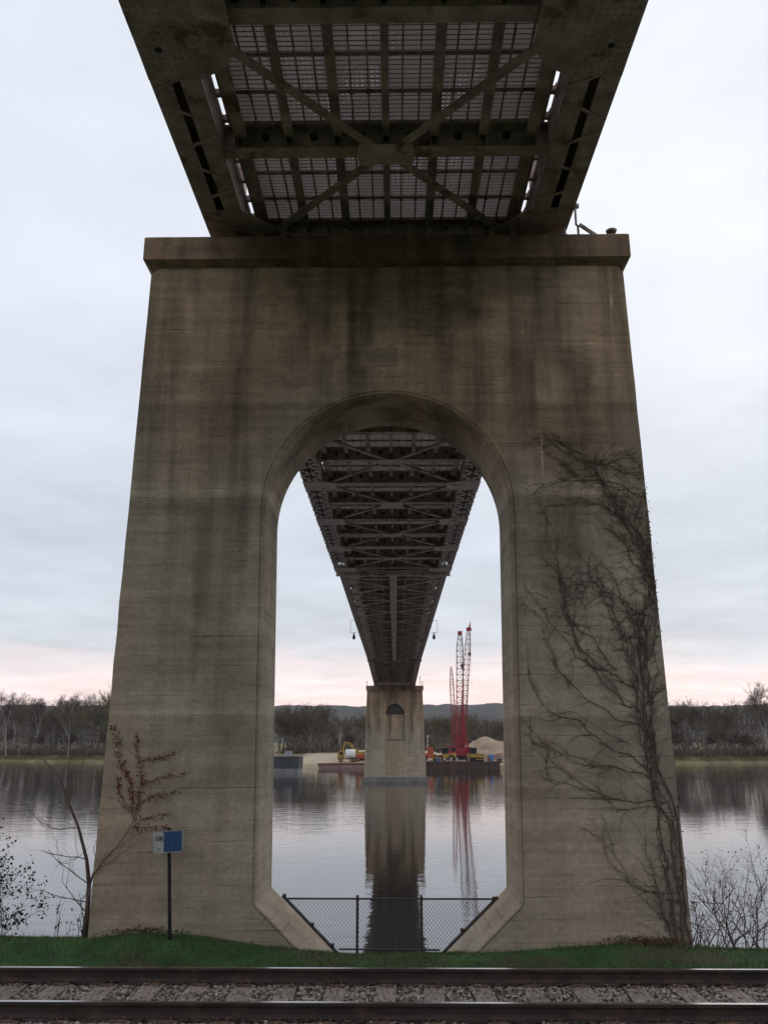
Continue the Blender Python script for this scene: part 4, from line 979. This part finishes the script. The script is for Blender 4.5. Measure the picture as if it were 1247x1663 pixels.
KINDS = [
 (tree_mesh(1, 18, .42, M_['twig'], M_['bark']), 'bare brown tree with a rounded crown on the far bank'),
 (tree_mesh(2, 20, .34, M_['twig_grey'], M_['bark'], .38), 'tall bare greyish tree with a narrow crown on the far bank'),
 (tree_mesh(3, 16, .46, M_['twig_olive'], M_['bark'], .22, 13), 'bushy olive tinted tree with fine dense twigs on the far bank'),
 (tree_mesh(4, 19, .36, M_['twig'], M_['palebark'], .42), 'bare tree with a pale whitish trunk on the far bank'),
 (tree_mesh(5, 17, .44, M_['twig_olive'], M_['bark'], .16, 11, 3), 'several-stemmed olive brown tree spreading from its base on the far bank'),
 (tree_mesh(6, 9, .50, M_['twig'], M_['bark'], .12, 10, 3), 'low thicket tree branching from the ground on the far bank')]
def plant(kind, x, y, s, rz, site='on the far bank'):
    (a, b), lab = KINDS[kind]
    lab = lab.replace('on the far bank', site)
    t = thing('bare_tree', lab, 'tree', (x, y, bank_z(x, y)), rz, 'far trees: ' + lab)
    t.scale = (s, s, s); inst('trunk', a, t); inst('crown', b, t)
r2 = random.Random(77)
def wood(x0, x1, d0, d1, step, hmin, hmax, kinds, fn=None, site='on the far bank'):
    d = d0; row = 0
    while d < d1:
        x = x0 + r2.uniform(0, step)
        while x < x1:
            k = r2.choice(kinds); Hk = (18, 20, 16, 19, 17, 9)[k]; h = r2.uniform(hmin, hmax) * (.5 if k == 5 else 1)
            h *= 1 + .22 * nz(x * .13, 5.5)
            if fn: h *= fn(x)
            plant(k, x, lerp_pts(SHORE, x) + d + r2.uniform(-2, 2), h / Hk, r2.uniform(0, 6.28), site); x += step * r2.uniform(.7, 1.3)
        d += r2.uniform(6, 8); row += 1
wood(-139, -84, 8, 34, 5.2, 17.0, 22.0, (0, 1, 1, 2, 3, 4, 5), None, 'on the bank beyond the sapling')
wood(72, 119, 8, 34, 5.2, 14.5, 20.0, (0, 1, 1, 2, 3, 4, 5), None, 'on the bank beyond the brushy shrub')
plant(1, 109.5, 276, 1.2, 1.0, 'rising above the rest beyond the brushy shrub')
wood(-38, -21, 42, 66, 4.6, 13.5, 17.5, (0, 1, 2, 4), None, 'behind the dark grey barge')
wood(-21, -6, 50, 76, 4.4, 10.5, 13.0, (0, 1, 2, 3, 4, 5), None, 'behind the yellow excavator')
wood(5, 34, 46, 76, 4.6, 9.5, 12.0, (0, 2, 2, 4, 1, 5), None, 'behind the red cranes')
# the wood carries on behind them as one mass
def treeline():
    r = random.Random(9); v = []; f = []
    for _ in range(52000):
        x = r.uniform(-175, 155); c = abs(x) < 40
        y = lerp_pts(SHORE, x) + (r.uniform(80, 110) if c else r.uniform(36, 62)); hm = (9.5 if c else 14.5) * (1 + .18 * nz(x * .12, y * .05)); z = bank_z(x, y) + hm * r.random() ** 1.15
        l = r.uniform(.8, 2.4); w = r.uniform(.05, .14); e = Vector((r.gauss(0, .45), r.gauss(0, .45), 1)).normalized(); a = Vector((r.gauss(0, 1), r.gauss(0, .5), 0)).normalized() * w; b = len(v); p = Vector((x, y, z)); v += [tuple(p - a), tuple(p + a), tuple(p + e * l)]; f.append((b, b + 1, b + 2))
    me = bpy.data.meshes.new('treeline'); me.from_pydata(v, [], f); me.materials.append(M_['twig']); return inst('treeline', me)
tag(treeline(), 'mass of bare woodland continuing behind the bank trees', 'woodland', kind='stuff')
def undergrowth():
    r = random.Random(19); v = []; f = []; mi = []
    for _ in range(26000):
        side = r.random(); x = r.uniform(-142, -80) if side < .42 else (r.uniform(70, 122) if side < .8 else r.uniform(-36, 34))
        c = abs(x) < 40; o = r.uniform(44, 62) if c else abs(r.gauss(0, 9)) + 1.5; y = lerp_pts(SHORE, x) + o
        tall = (not c and o > 7) or c
        l = r.uniform(.8, 3.0) if tall else r.uniform(.25, .8); w = r.uniform(.03, .09); e = Vector((r.gauss(0, .35), r.gauss(0, .35), 1)).normalized(); a = Vector((r.gauss(0, 1), r.gauss(0, .5), 0)).normalized() * w; b = len(v); p = Vector((x, y, bank_z(x, y) - .05)); v += [tuple(p - a), tuple(p + a), tuple(p + e * l)]; f.append((b, b + 1, b + 2)); mi.append(0 if tall else 1)
    me = bpy.data.meshes.new('undergrowth'); me.from_pydata(v, [], f); me.materials.append(M_['twig']); me.materials.append(M_['bank']); me.polygons.foreach_set('material_index', mi); return inst('undergrowth', me)
tag(undergrowth(), 'dry grass and brush along the foot of the far bank wood', 'undergrowth', kind='stuff')

# ------------------------------------------------------------------ barges and works on the far shore
b1 = thing('barge', 'dark grey steel barge with a pale waterline moored at the shore', 'barge', (-28, 181, WATER_Z))
MB().box(-9, 9.0, -4, 4, .95, 3.15).build('hull', M_['bargegrey'], b1); MB().box(-8.95, 8.95, -3.95, 3.95, -.6, .94).build('hull_bottom', M_['bargelow'], b1)
MB().box(-9.1, 9.1, -4.1, -3.9, 3.15, 3.32).build('deck_edge', M_['bargelow'], b1)
b2 = thing('barge', 'rusty ribbed deck barge carrying the cranes and machines', 'barge', (15.2, 207.5, WATER_Z))
MB().box(-8.2, 8.4, -4.5, 5.0, -.6, 1.7).build('hull', M_['bargerust'], b2)
for i in range(26): MB().box(-.12, .12, -.12, 0, 0, 1.5).build('hull_rib', M_['bargerust'], b2, (-8.0 + .65 * i, -4.5, .1))
MB().box(-8.3, 8.5, -4.65, -4.4, 1.55, 1.78).build('deck_edge', M_['bargerust'], b2)
b3 = thing('barge', 'low faded red flat barge against the sandy shore', 'barge', (-12.5, 213.0, WATER_Z))
MB().prism([(-5.8, 1.15), (-5.2, -.5), (6.6, -.5), (6.6, 1.35)], 'y', -2, 2).build('hull', M_['pinkrust'], b3, fix=True); MB().box(-5.7, 6.6, -2.1, -1.95, .9, 1.2).build('rubbing_strake', M_['bargerust'], b3)
def pile(name, label, cx, cy, rx, ry, h, seed):
    nx_, ny_ = 40, 20; v = []
    for j in range(ny_ + 1):
        for i in range(nx_ + 1):
            u = -1 + 2 * i / nx_; w = -1 + 2 * j / ny_; q = max(0, 1 - sqrt(u * u + w * w)); x = cx + u * rx; y = cy + w * ry
            z = bank_z(x, y) - .1 + h * (q ** .8) * (1 + .35 * nz(u * 2.3, w * 2, seed)) + .12 * nz(u * 14, w * 14, seed) * (q > 0); v.append((x, y, z))
    f = [(j * (nx_ + 1) + i, j * (nx_ + 1) + i + 1, (j + 1) * (nx_ + 1) + i + 1, (j + 1) * (nx_ + 1) + i) for j in range(ny_) for i in range(nx_)]
    me = bpy.data.meshes.new(name); me.from_pydata(v, [], f); me.materials.append(M_['sand2' if 'sand2' in M_ else 'sand']); me.polygons.foreach_set('use_smooth', [True] * len(f)); tag(inst(name, me), label, 'sand pile')
M_['sand2'] = mat('tan_sand_heap', (.31, .23, .16), .95, .3, .35, .04, 4)
pile('sand_pile', 'large tan sand heap behind the yellow dozer', 24.5, 236, 12.5, 10, 5.2, 2)
M_['sand2'] = M_['sand']
pile('sand_pile', 'long pale sand spread sloping up behind the excavator', -9, 238, 14, 14, 2.1, 5)
pile('sand_pile', 'low pale sand ridge behind the orange loader', 9.5, 236, 9, 8, 1.9, 9)

def lattice(mb, p0, p1, w, taper0=.25, taper1=.25, t0=.35, t1=.35, r=.055, bays=14):
    p0 = Vector(p0); p1 = Vector(p1); d = (p1 - p0); L_ = d.length; d.normalize(); a = d.cross(Vector((0, 1, 0))).normalized(); b = d.cross(a).normalized()
    def wd(t): return w * (t0 + (1 - t0) * min(1, t / taper0)) * (t1 + (1 - t1) * min(1, (1 - t) / taper1))
    cor = ((-1, -1), (1, -1), (1, 1), (-1, 1)); ts = [i / bays for i in range(bays + 1)]
    P = [[p0 + d * (L_ * t) + (a * c[0] + b * c[1]) * wd(t) / 2 for c in cor] for t in ts]
    for c in range(4): mb.tube([q[c] for q in P], r, 4)
    for i in range(bays):
        for c in range(4):
            e = (c + 1) % 4; mb.bar(P[i][c], P[i + 1][e] if i % 2 else P[i + 1][c], r * 1.1, r * 1.1, (.3, .9, .2)); mb.bar(P[i][c], P[i][e], r * 1.1, r * 1.1, (.3, .2, .9))
            mb.bar(P[i][e] if not i % 2 else P[i][c], P[i + 1][c] if not i % 2 else P[i + 1][e], r * 1.1, r * 1.1, (.3, .9, .2))
def crane(label, loc, tip, w, bays, split, head, hooks, mast, gantry):
    c = thing('crawler_crane', label, 'crane', loc, 0)
    for s in (-1, 1):
        t = MB().prism([(-2.3, .25), (-2.0, 0), (2.0, 0), (2.3, .25), (2.3, .75), (2.0, 1.0), (-2.0, 1.0), (-2.3, .75)], 'y', s * 1.6 - .35, s * 1.6 + .35).build('crawler_track', M_['black'], c, fix=True)
    MB().box(-1.5, 1.5, -1.2, 1.2, .55, 1.15).build('carbody', M_['black'], c)
    MB().prism([(-2.4, 1.2), (1.9, 1.2), (1.9, 2.6), (-.4, 3.0), (-2.4, 3.0)], 'y', -1.3, 1.3).build('engine_house', M_['red'], c, fix=True)
    cb = MB().prism([(-2.35, 1.2), (-1.1, 1.2), (-1.1, 3.4), (-2.2, 3.4), (-2.5, 2.4)], 'y', -2.35, -1.33).build('cab', M_['red'], c, fix=True)
    MB().box(-2.15, -1.2, -2.37, -2.355, 2.2, 3.15).build('cab_window', M_['glass'], cb)
    MB().box(1.4, 2.7, -1.4, 1.4, 1.3, 3.2).build('counterweight', M_['red'], c)
    foot = Vector((0, -.6, 1.6)); tipv = Vector(tip); d = tipv - foot
    lo_ = MB(); sp = foot + d * split; lattice(lo_, foot, sp, w, .12, .01, .3, 1, .07, max(4, int(bays * split))); lo_.build('boom', M_['red'], c)
    up_ = MB(); lattice(up_, sp, tipv, w, .01, .3, 1, .5, .06, max(4, int(bays * (1 - split)))); up_.build('boom', head[2], c)
    if head[0] == 'block': MB().cbox(*tipv, 1.0, .8, 1.0).build('boom_head', M_['red'], c)
    elif head[0] == 'jib':
        h = MB().cbox(*tipv, 1.25, .9, .8).build('boom_head', M_['red'], c); MB().tube([tipv + Vector((.1, 0, .4)), tipv + Vector((.55, 0, 2.0))], [.28, .05], 5).build('jib_tip', M_['red'], c)
    else: MB().tube([tipv, tipv + Vector((0, 0, .8))], [.2, .08], 5).build('boom_head', M_['red'], c)
    cb_ = MB()
    for (x, z0_) in hooks:
        top = tipv + Vector((x, -.3, -.1)); cb_.tube([top, Vector((top.x, top.y, z0_))], .03, 3)
        hb = MB().tube([(top.x, top.y, z0_ + .7), (top.x, top.y, z0_ + .45), (top.x, top.y, z0_), (top.x, top.y, z0_ - .5)], [.1, .38, .3, .08], 8).build('hook_block', M_['black'], c)
        cb_.tube([Vector((top.x + .25, top.y, z0_)), Vector((top.x + .35, top.y, z0_ - 8))], .02, 3)
    g = Vector((1.2, .2, gantry)); cb_.tube([g, tipv], .035, 3).tube([g + Vector((0, .5, 0)), tipv], .035, 3); cb_.build('cables', M_['redgrey'], c)
    gm_ = MB()
    for y in (-.7, .7): gm_.bar((1.8, y, 2.6), (1.2, y * .6, gantry), .16, .16, (0, 1, 0)).bar((-.2, y, 2.8), (1.2, y * .6, gantry), .16, .16, (0, 1, 0))
    gm_.build('gantry', M_['red'], c)
    if mast: mm = MB(); lattice(mm, (.3, 0, 2.6), mast, .8, .2, .2, .4, .4, .06, 8); mm.build('back_mast', M_['red'], c)
DK = WATER_Z + 1.70
crane('red crawler crane with an upright boom ending in a square head', (15.0, 208.6, DK), (.62, -.5, 29.6), 1.5, 22, .60, ('block', 0, M_['grey_lat']), [(.35, 21.6)], (1.0, .6, 13), 7)
crane('red crawler crane with a leaning boom tipped by a pointed jib', (16.0, 217.5, bank_z(16, 217.5)), (2.55, -.5, 31.8), 1.35, 24, .5, ('jib', 0, M_['redgrey']), [(.05, 25.4)], (.6, .6, 11), 8)
crane('red crawler crane with the shortest and thinnest boom of the group', (15.0, 226.5, bank_z(15, 226.5)), (-.5, -.5, 22.5), .95, 16, .5, ('point', 0, M_['red']), [], None, 6)

def wheels(p, spots, r, w):
    for (x, y) in spots:
        t = MB().disc((0, 0, 0), r, 'y', w, 16).build('wheel', M_['black'], p, (x, y, r)); MB().disc((0, 0, 0), r * .5, 'y', w + .06, 10).build('rim', M_['yellow'], t)
def loader(label, loc, rz, paint, name='wheel_loader', cabm=None):
    c = thing(name, label, 'loader', loc, rz); wheels(c, [(-1.3, -.95), (1.3, -.95), (-1.3, .95), (1.3, .95)], .72, .5)
    MB().prism([(-2.4, .8), (2.0, .7), (2.0, 1.3), (.4, 1.7), (-2.4, 1.9)], 'y', -.75, .75).build('body', paint, c, fix=True)
    k = MB().prism([(-.6, 1.6), (.9, 1.5), (.75, 3.1), (-.5, 3.1)], 'y', -.7, .7).build('cab', cabm or M_['glass'], c, fix=True); MB().box(-.65, .95, -.78, .78, 3.1, 3.2).build('cab_roof', paint, k)
    for y in (-.55, .55): MB().bar((1.2, y, 1.35), (3.0, y, .7), .16, .3, (0, 0, 1)).build('lift_arm', paint, c)
    MB().prism([(2.8, .15), (3.9, .1), (4.0, .2), (3.1, .35), (3.0, 1.2), (2.8, 1.25)], 'y', -1.2, 1.2).build('bucket', paint, c, fix=True)
def dozer(label, loc, rz):
    c = thing('bulldozer', label, 'bulldozer', loc, rz)
    for s in (-1, 1): MB().prism([(-2, .3), (-1.7, 0), (1.7, 0), (2, .3), (1.8, .85), (-1.8, .95)], 'y', s * .95 - .28, s * .95 + .28).build('crawler_track', M_['black'], c, fix=True)
    MB().box(-1.9, 2.0, -.65, .65, .7, 1.75).build('body', M_['yellow'], c); k = MB().box(-1.3, .3, -.7, .7, 1.75, 3.0).build('cab', M_['glass'], c); MB().box(-1.45, .45, -.8, .8, 3.0, 3.12).build('cab_roof', M_['yellow'], k)
    for y in (-.3, .3): MB().tube([(1.2, y, 1.75), (1.2, y, 2.7)], .07, 6).build('exhaust', M_['white'], c)
    MB().prism([(2.6, .05), (2.8, .0), (2.7, .6), (2.9, 1.35), (2.75, 1.4), (2.5, .6)], 'y', -1.6, 1.6).build('blade', M_['yellow'], c, fix=True)
    for y in (-1.3, 1.3): MB().bar((0, y, .5), (2.6, y, .45), .15, .2).build('push_arm', M_['yellow'], c)
def excavator(label, loc, rz):
    c = thing('excavator', label, 'excavator', loc, rz)
    for s in (-1, 1): MB().prism([(-1.9, .3), (-1.6, 0), (1.6, 0), (1.9, .3), (1.6, .8), (-1.6, .8)], 'y', s * 1.0 - .3, s * 1.0 + .3).build('crawler_track', M_['black'], c, fix=True)
    MB().prism([(-2.3, 1.0), (1.5, .95), (1.5, 1.6), (.2, 2.1), (-2.3, 2.2)], 'y', -1.2, 1.2).build('body', M_['yellow'], c, fix=True)
    k = MB().prism([(.3, 1.1), (1.6, 1.1), (1.5, 2.2), (1.1, 2.95), (.3, 2.95)], 'y', -1.22, -.2).build('cab', M_['yellow'], c, fix=True); MB().box(.45, 1.3, -1.24, -1.225, 1.8, 2.8).build('cab_window', M_['glass'], k)
    MB().bar((1.0, .25, 1.6), (2.4, .25, 4.2), .4, .5, (0, 1, 0)).bar((2.4, .25, 4.2), (3.8, .25, 4.4), .4, .45, (0, 1, 0)).build('boom', M_['yellow'], c)
    MB().bar((3.8, .25, 4.5), (4.1, .25, 2.2), .35, .4, (0, 1, 0)).build('stick', M_['yellow'], c); MB().prism([(3.7, 2.4), (4.5, 2.3), (4.6, 1.5), (3.9, 1.3), (3.5, 1.8)], 'y', -.4, .9).build('bucket', M_['yellow'], c, fix=True)
def gz(x, y): return bank_z(x, y)
excavator('yellow excavator with its arm folded over, by the white tank', (-8.9, 224, gz(-8.9, 224)), pi)
p = thing('tank_truck', 'white drum tank truck standing beside the yellow excavator', 'truck', (-11.2, 219.5, gz(-11.2, 219.5)))
MB().tube([(-1.0, 0, 1.9), (-.8, 0, 1.9), (1.3, 0, 1.9), (1.5, 0, 1.9)], [.9, 1.1, 1.1, .9], 18).build('tank', M_['white'], p); MB().box(-2.8, 1.8, -.9, .9, .6, .85).build('chassis', M_['pinkrust'], p)
k = MB().prism([(-2.9, .8), (-1.3, .8), (-1.3, 2.7), (-2.5, 2.7), (-2.9, 1.8)], 'y', -1.0, 1.0).build('cab', M_['yellow'], p, fix=True); MB().box(-2.4, -1.6, -1.02, -1.004, 1.75, 2.5).build('cab_window', M_['glass'], k)
wheels(p, [(-2.1, -.9), (.6, -.9), (1.3, -.9), (-2.1, .9), (.6, .9)], .48, .35)
p = thing('tractor', 'small orange red tractor with a dark cab parked by the tank truck', 'tractor', (-7.5, 219.5, gz(-7.5, 219.5)), pi)
MB().prism([(-.4, .7), (2.0, .7), (2.1, 1.5), (-.4, 1.7)], 'y', -.55, .55).build('body', M_['orange'], p, fix=True); MB().box(-1.5, -.1, -.75, .75, 1.2, 2.7).build('cab', M_['glass'], p); MB().box(-1.6, 0, -.85, .85, 2.7, 2.8).build('cab_roof', M_['orange'], p); wheels(p, [(-.9, -.9), (-.9, .9)], .8, .4); wheels(p, [(1.5, -.75), (1.5, .75)], .45, .3)
loader('yellow loader with a black cab on the barge beside the red cranes', (11.6, 206.4, DK), pi, M_['yellow'])
loader('orange red loader standing on the barge next to the yellow loader', (8.0, 207.5, DK), 0, M_['orange'], cabm=M_['orange'])
dozer('yellow bulldozer with a dark cab on the barge beside the crane', (18.4, 206.6, DK), 0)
p = thing('storage_tank', 'blue upright plastic tank in a frame on the barge end', 'tank', (21.9, 205.6, DK))
MB().tube([(0, 0, .1), (0, 0, .2), (0, 0, 1.5), (0, 0, 1.65)], [.5, .62, .62, .35], 14).build('tank', M_['bluec'], p); MB().box(-.7, .7, -.7, .7, 0, .1).build('pallet', M_['galv'], p)
p = thing('lattice_section', 'loose red lattice boom section lying at the barge end', 'boom section', (22.0, 207.5, DK)); mb = MB(); lattice(mb, (-.2, 0, .6), (2.9, 0, 1.5), 1.0, .2, .2, .8, .8, .06, 5); mb.build('lattice', M_['redgrey'], p); MB().box(-.4, 2.6, -.4, .4, 0, .1).build('skid', M_['black'], p)
p = thing('flatbed_truck', 'grey flatbed truck parked on the shore beyond the barge', 'truck', (26.6, 213, gz(26.6, 213))); MB().box(-2.8, 1.2, -1, 1, .9, 1.15).build('bed', M_['galv'], p); k = MB().prism([(1.3, .6), (2.9, .6), (2.9, 1.4), (2.3, 2.2), (1.3, 2.2)], 'y', -.95, .95).build('cab', M_['white'], p, fix=True); MB().box(1.5, 2.3, -.97, -.954, 1.4, 2.0).build('cab_window', M_['glass'], k); wheels(p, [(-1.8, -.9), (2.2, -.9), (-1.8, .9), (2.2, .9)], .45, .3); MB().box(-2.8, -2.6, -1, 1, 1.15, 2.1).box(.9, 1.1, -1, 1, 1.15, 2.1).build('stake_rack', M_['galv'], p)
for (x, y, h, lab) in ((7.6, 210, 5.6, 'tall pale light pole at the barge end by the distant pier'), (18.2, 209.3, 4.4, 'short white mast rising beside the bulldozer cab')):
    p = thing('light_pole', lab, 'pole', (x, y, DK)); MB().tube([(0, 0, 0), (0, 0, h)], [.12, .09], 8).build('pole', M_['white'], p); MB().box(-.15, .45, -.15, .15, h, h + .22).build('lamp_head', M_['white'], p)
for (x, m_, lab) in ((-25.2, M_['yellow'], 'small tan machine on the dark grey barge deck'),):
    p = thing('winch', lab, 'winch', (x, 181, WATER_Z + 3.15)); MB().prism([(-1.3, 0), (1.3, 0), (.9, .55), (-.9, .6)], 'y', -.6, .6).build('frame', M_['sand'], p, fix=True); MB().disc((0, 0, .6), .4, 'y', 1.0, 14).build('drum', M_['plate'], p)
p = thing('bollard', 'white topped mooring post on the dark grey barge deck', 'bollard', (-27.3, 179, WATER_Z + 3.15)); MB().tube([(0, 0, 0), (0, 0, .9)], .1, 8).build('post', M_['steel2'], p); MB().tube([(0, 0, .9), (0, 0, 1.1)], .2, 8).build('cap', M_['white'], p)
p = thing('crate', 'grey steel box on the end of the dark grey barge deck', 'box', (-21.6, 181, WATER_Z + 3.15)); MB().box(-.7, .7, -.6, .6, 0, 1.0).build('body', M_['galv'], p); MB().box(-.75, .75, -.65, .65, 1.0, 1.1).build('lid', M_['galv'], p)
r2 = random.Random(6)
for i, (x, c) in enumerate(((9.6, 'bluec'), (10.3, 'pinkrust'), (14.0, 'galv'), (16.6, 'pinkrust'), (20.6, 'galv'), (21.1, 'orange'), (23.0, 'pinkrust'), (12.6, 'galv'))):
    o = MB().tube([(0, 0, 0), (0, 0, .02), (0, 0, .3), (0, 0, .32), (0, 0, .34), (0, 0, .86), (0, 0, .88)], [.28, .29, .29, .31, .29, .29, .27], 10).build('steel_drum', M_[c], None, (x, 203.6 + r2.uniform(0, .6), DK)); tag(o, 'small %s steel drum at the edge of the barge deck' % {'bluec': 'blue', 'pinkrust': 'rusty', 'galv': 'grey', 'orange': 'orange'}[c], 'drum', {'bluec': 'blue', 'pinkrust': 'rusty', 'galv': 'grey', 'orange': 'orange'}[c] + ' drums on the barge deck')
# timber and pipe stores on the deck
for i in range(4):
    tag(MB().tube([(0, 0, 0), (2.6, 0, 0)], .14, 8).build('steel_pipe', M_['pinkrust'], None, (13.0 + .05 * i, 204.0 + .29 * i, DK + .14)), 'rust coloured steel pipe lying on the barge deck by the crane tracks', 'pipe', 'steel pipes on the barge deck')
tag(MB().box(0, 2.3, 0, 1.1, 0, .35).box(.1, .3, -.05, 1.15, .35, .4).box(2.0, 2.2, -.05, 1.15, .35, .4).build('timber_stack', M_['white'], None, (13.8, 205.4, DK)), 'pale sawn timber bundle on the barge deck before the crane', 'timber')

# ------------------------------------------------------------------ haze
HAZE = 0.00006
mb = MB(); mb.box(-2800, 2800, -130, 2300, -6, 90)
hz = mb.build('haze', bpy.data.materials.new('thin_haze')); tag(hz, 'thin bluish haze over the river valley', 'haze', kind='stuff')
hm = hz.data.materials[0]; hm.use_nodes = True; nt = hm.node_tree; nt.nodes.remove(nt.nodes['Principled BSDF'])
pv = nt.nodes.new('ShaderNodeVolumePrincipled'); pv.inputs['Color'].default_value = (.80, .86, .98, 1); pv.inputs['Density'].default_value = HAZE; pv.inputs['Anisotropy'].default_value = .2
nt.links.new(pv.outputs[0], nt.nodes['Material Output'].inputs['Volume'])
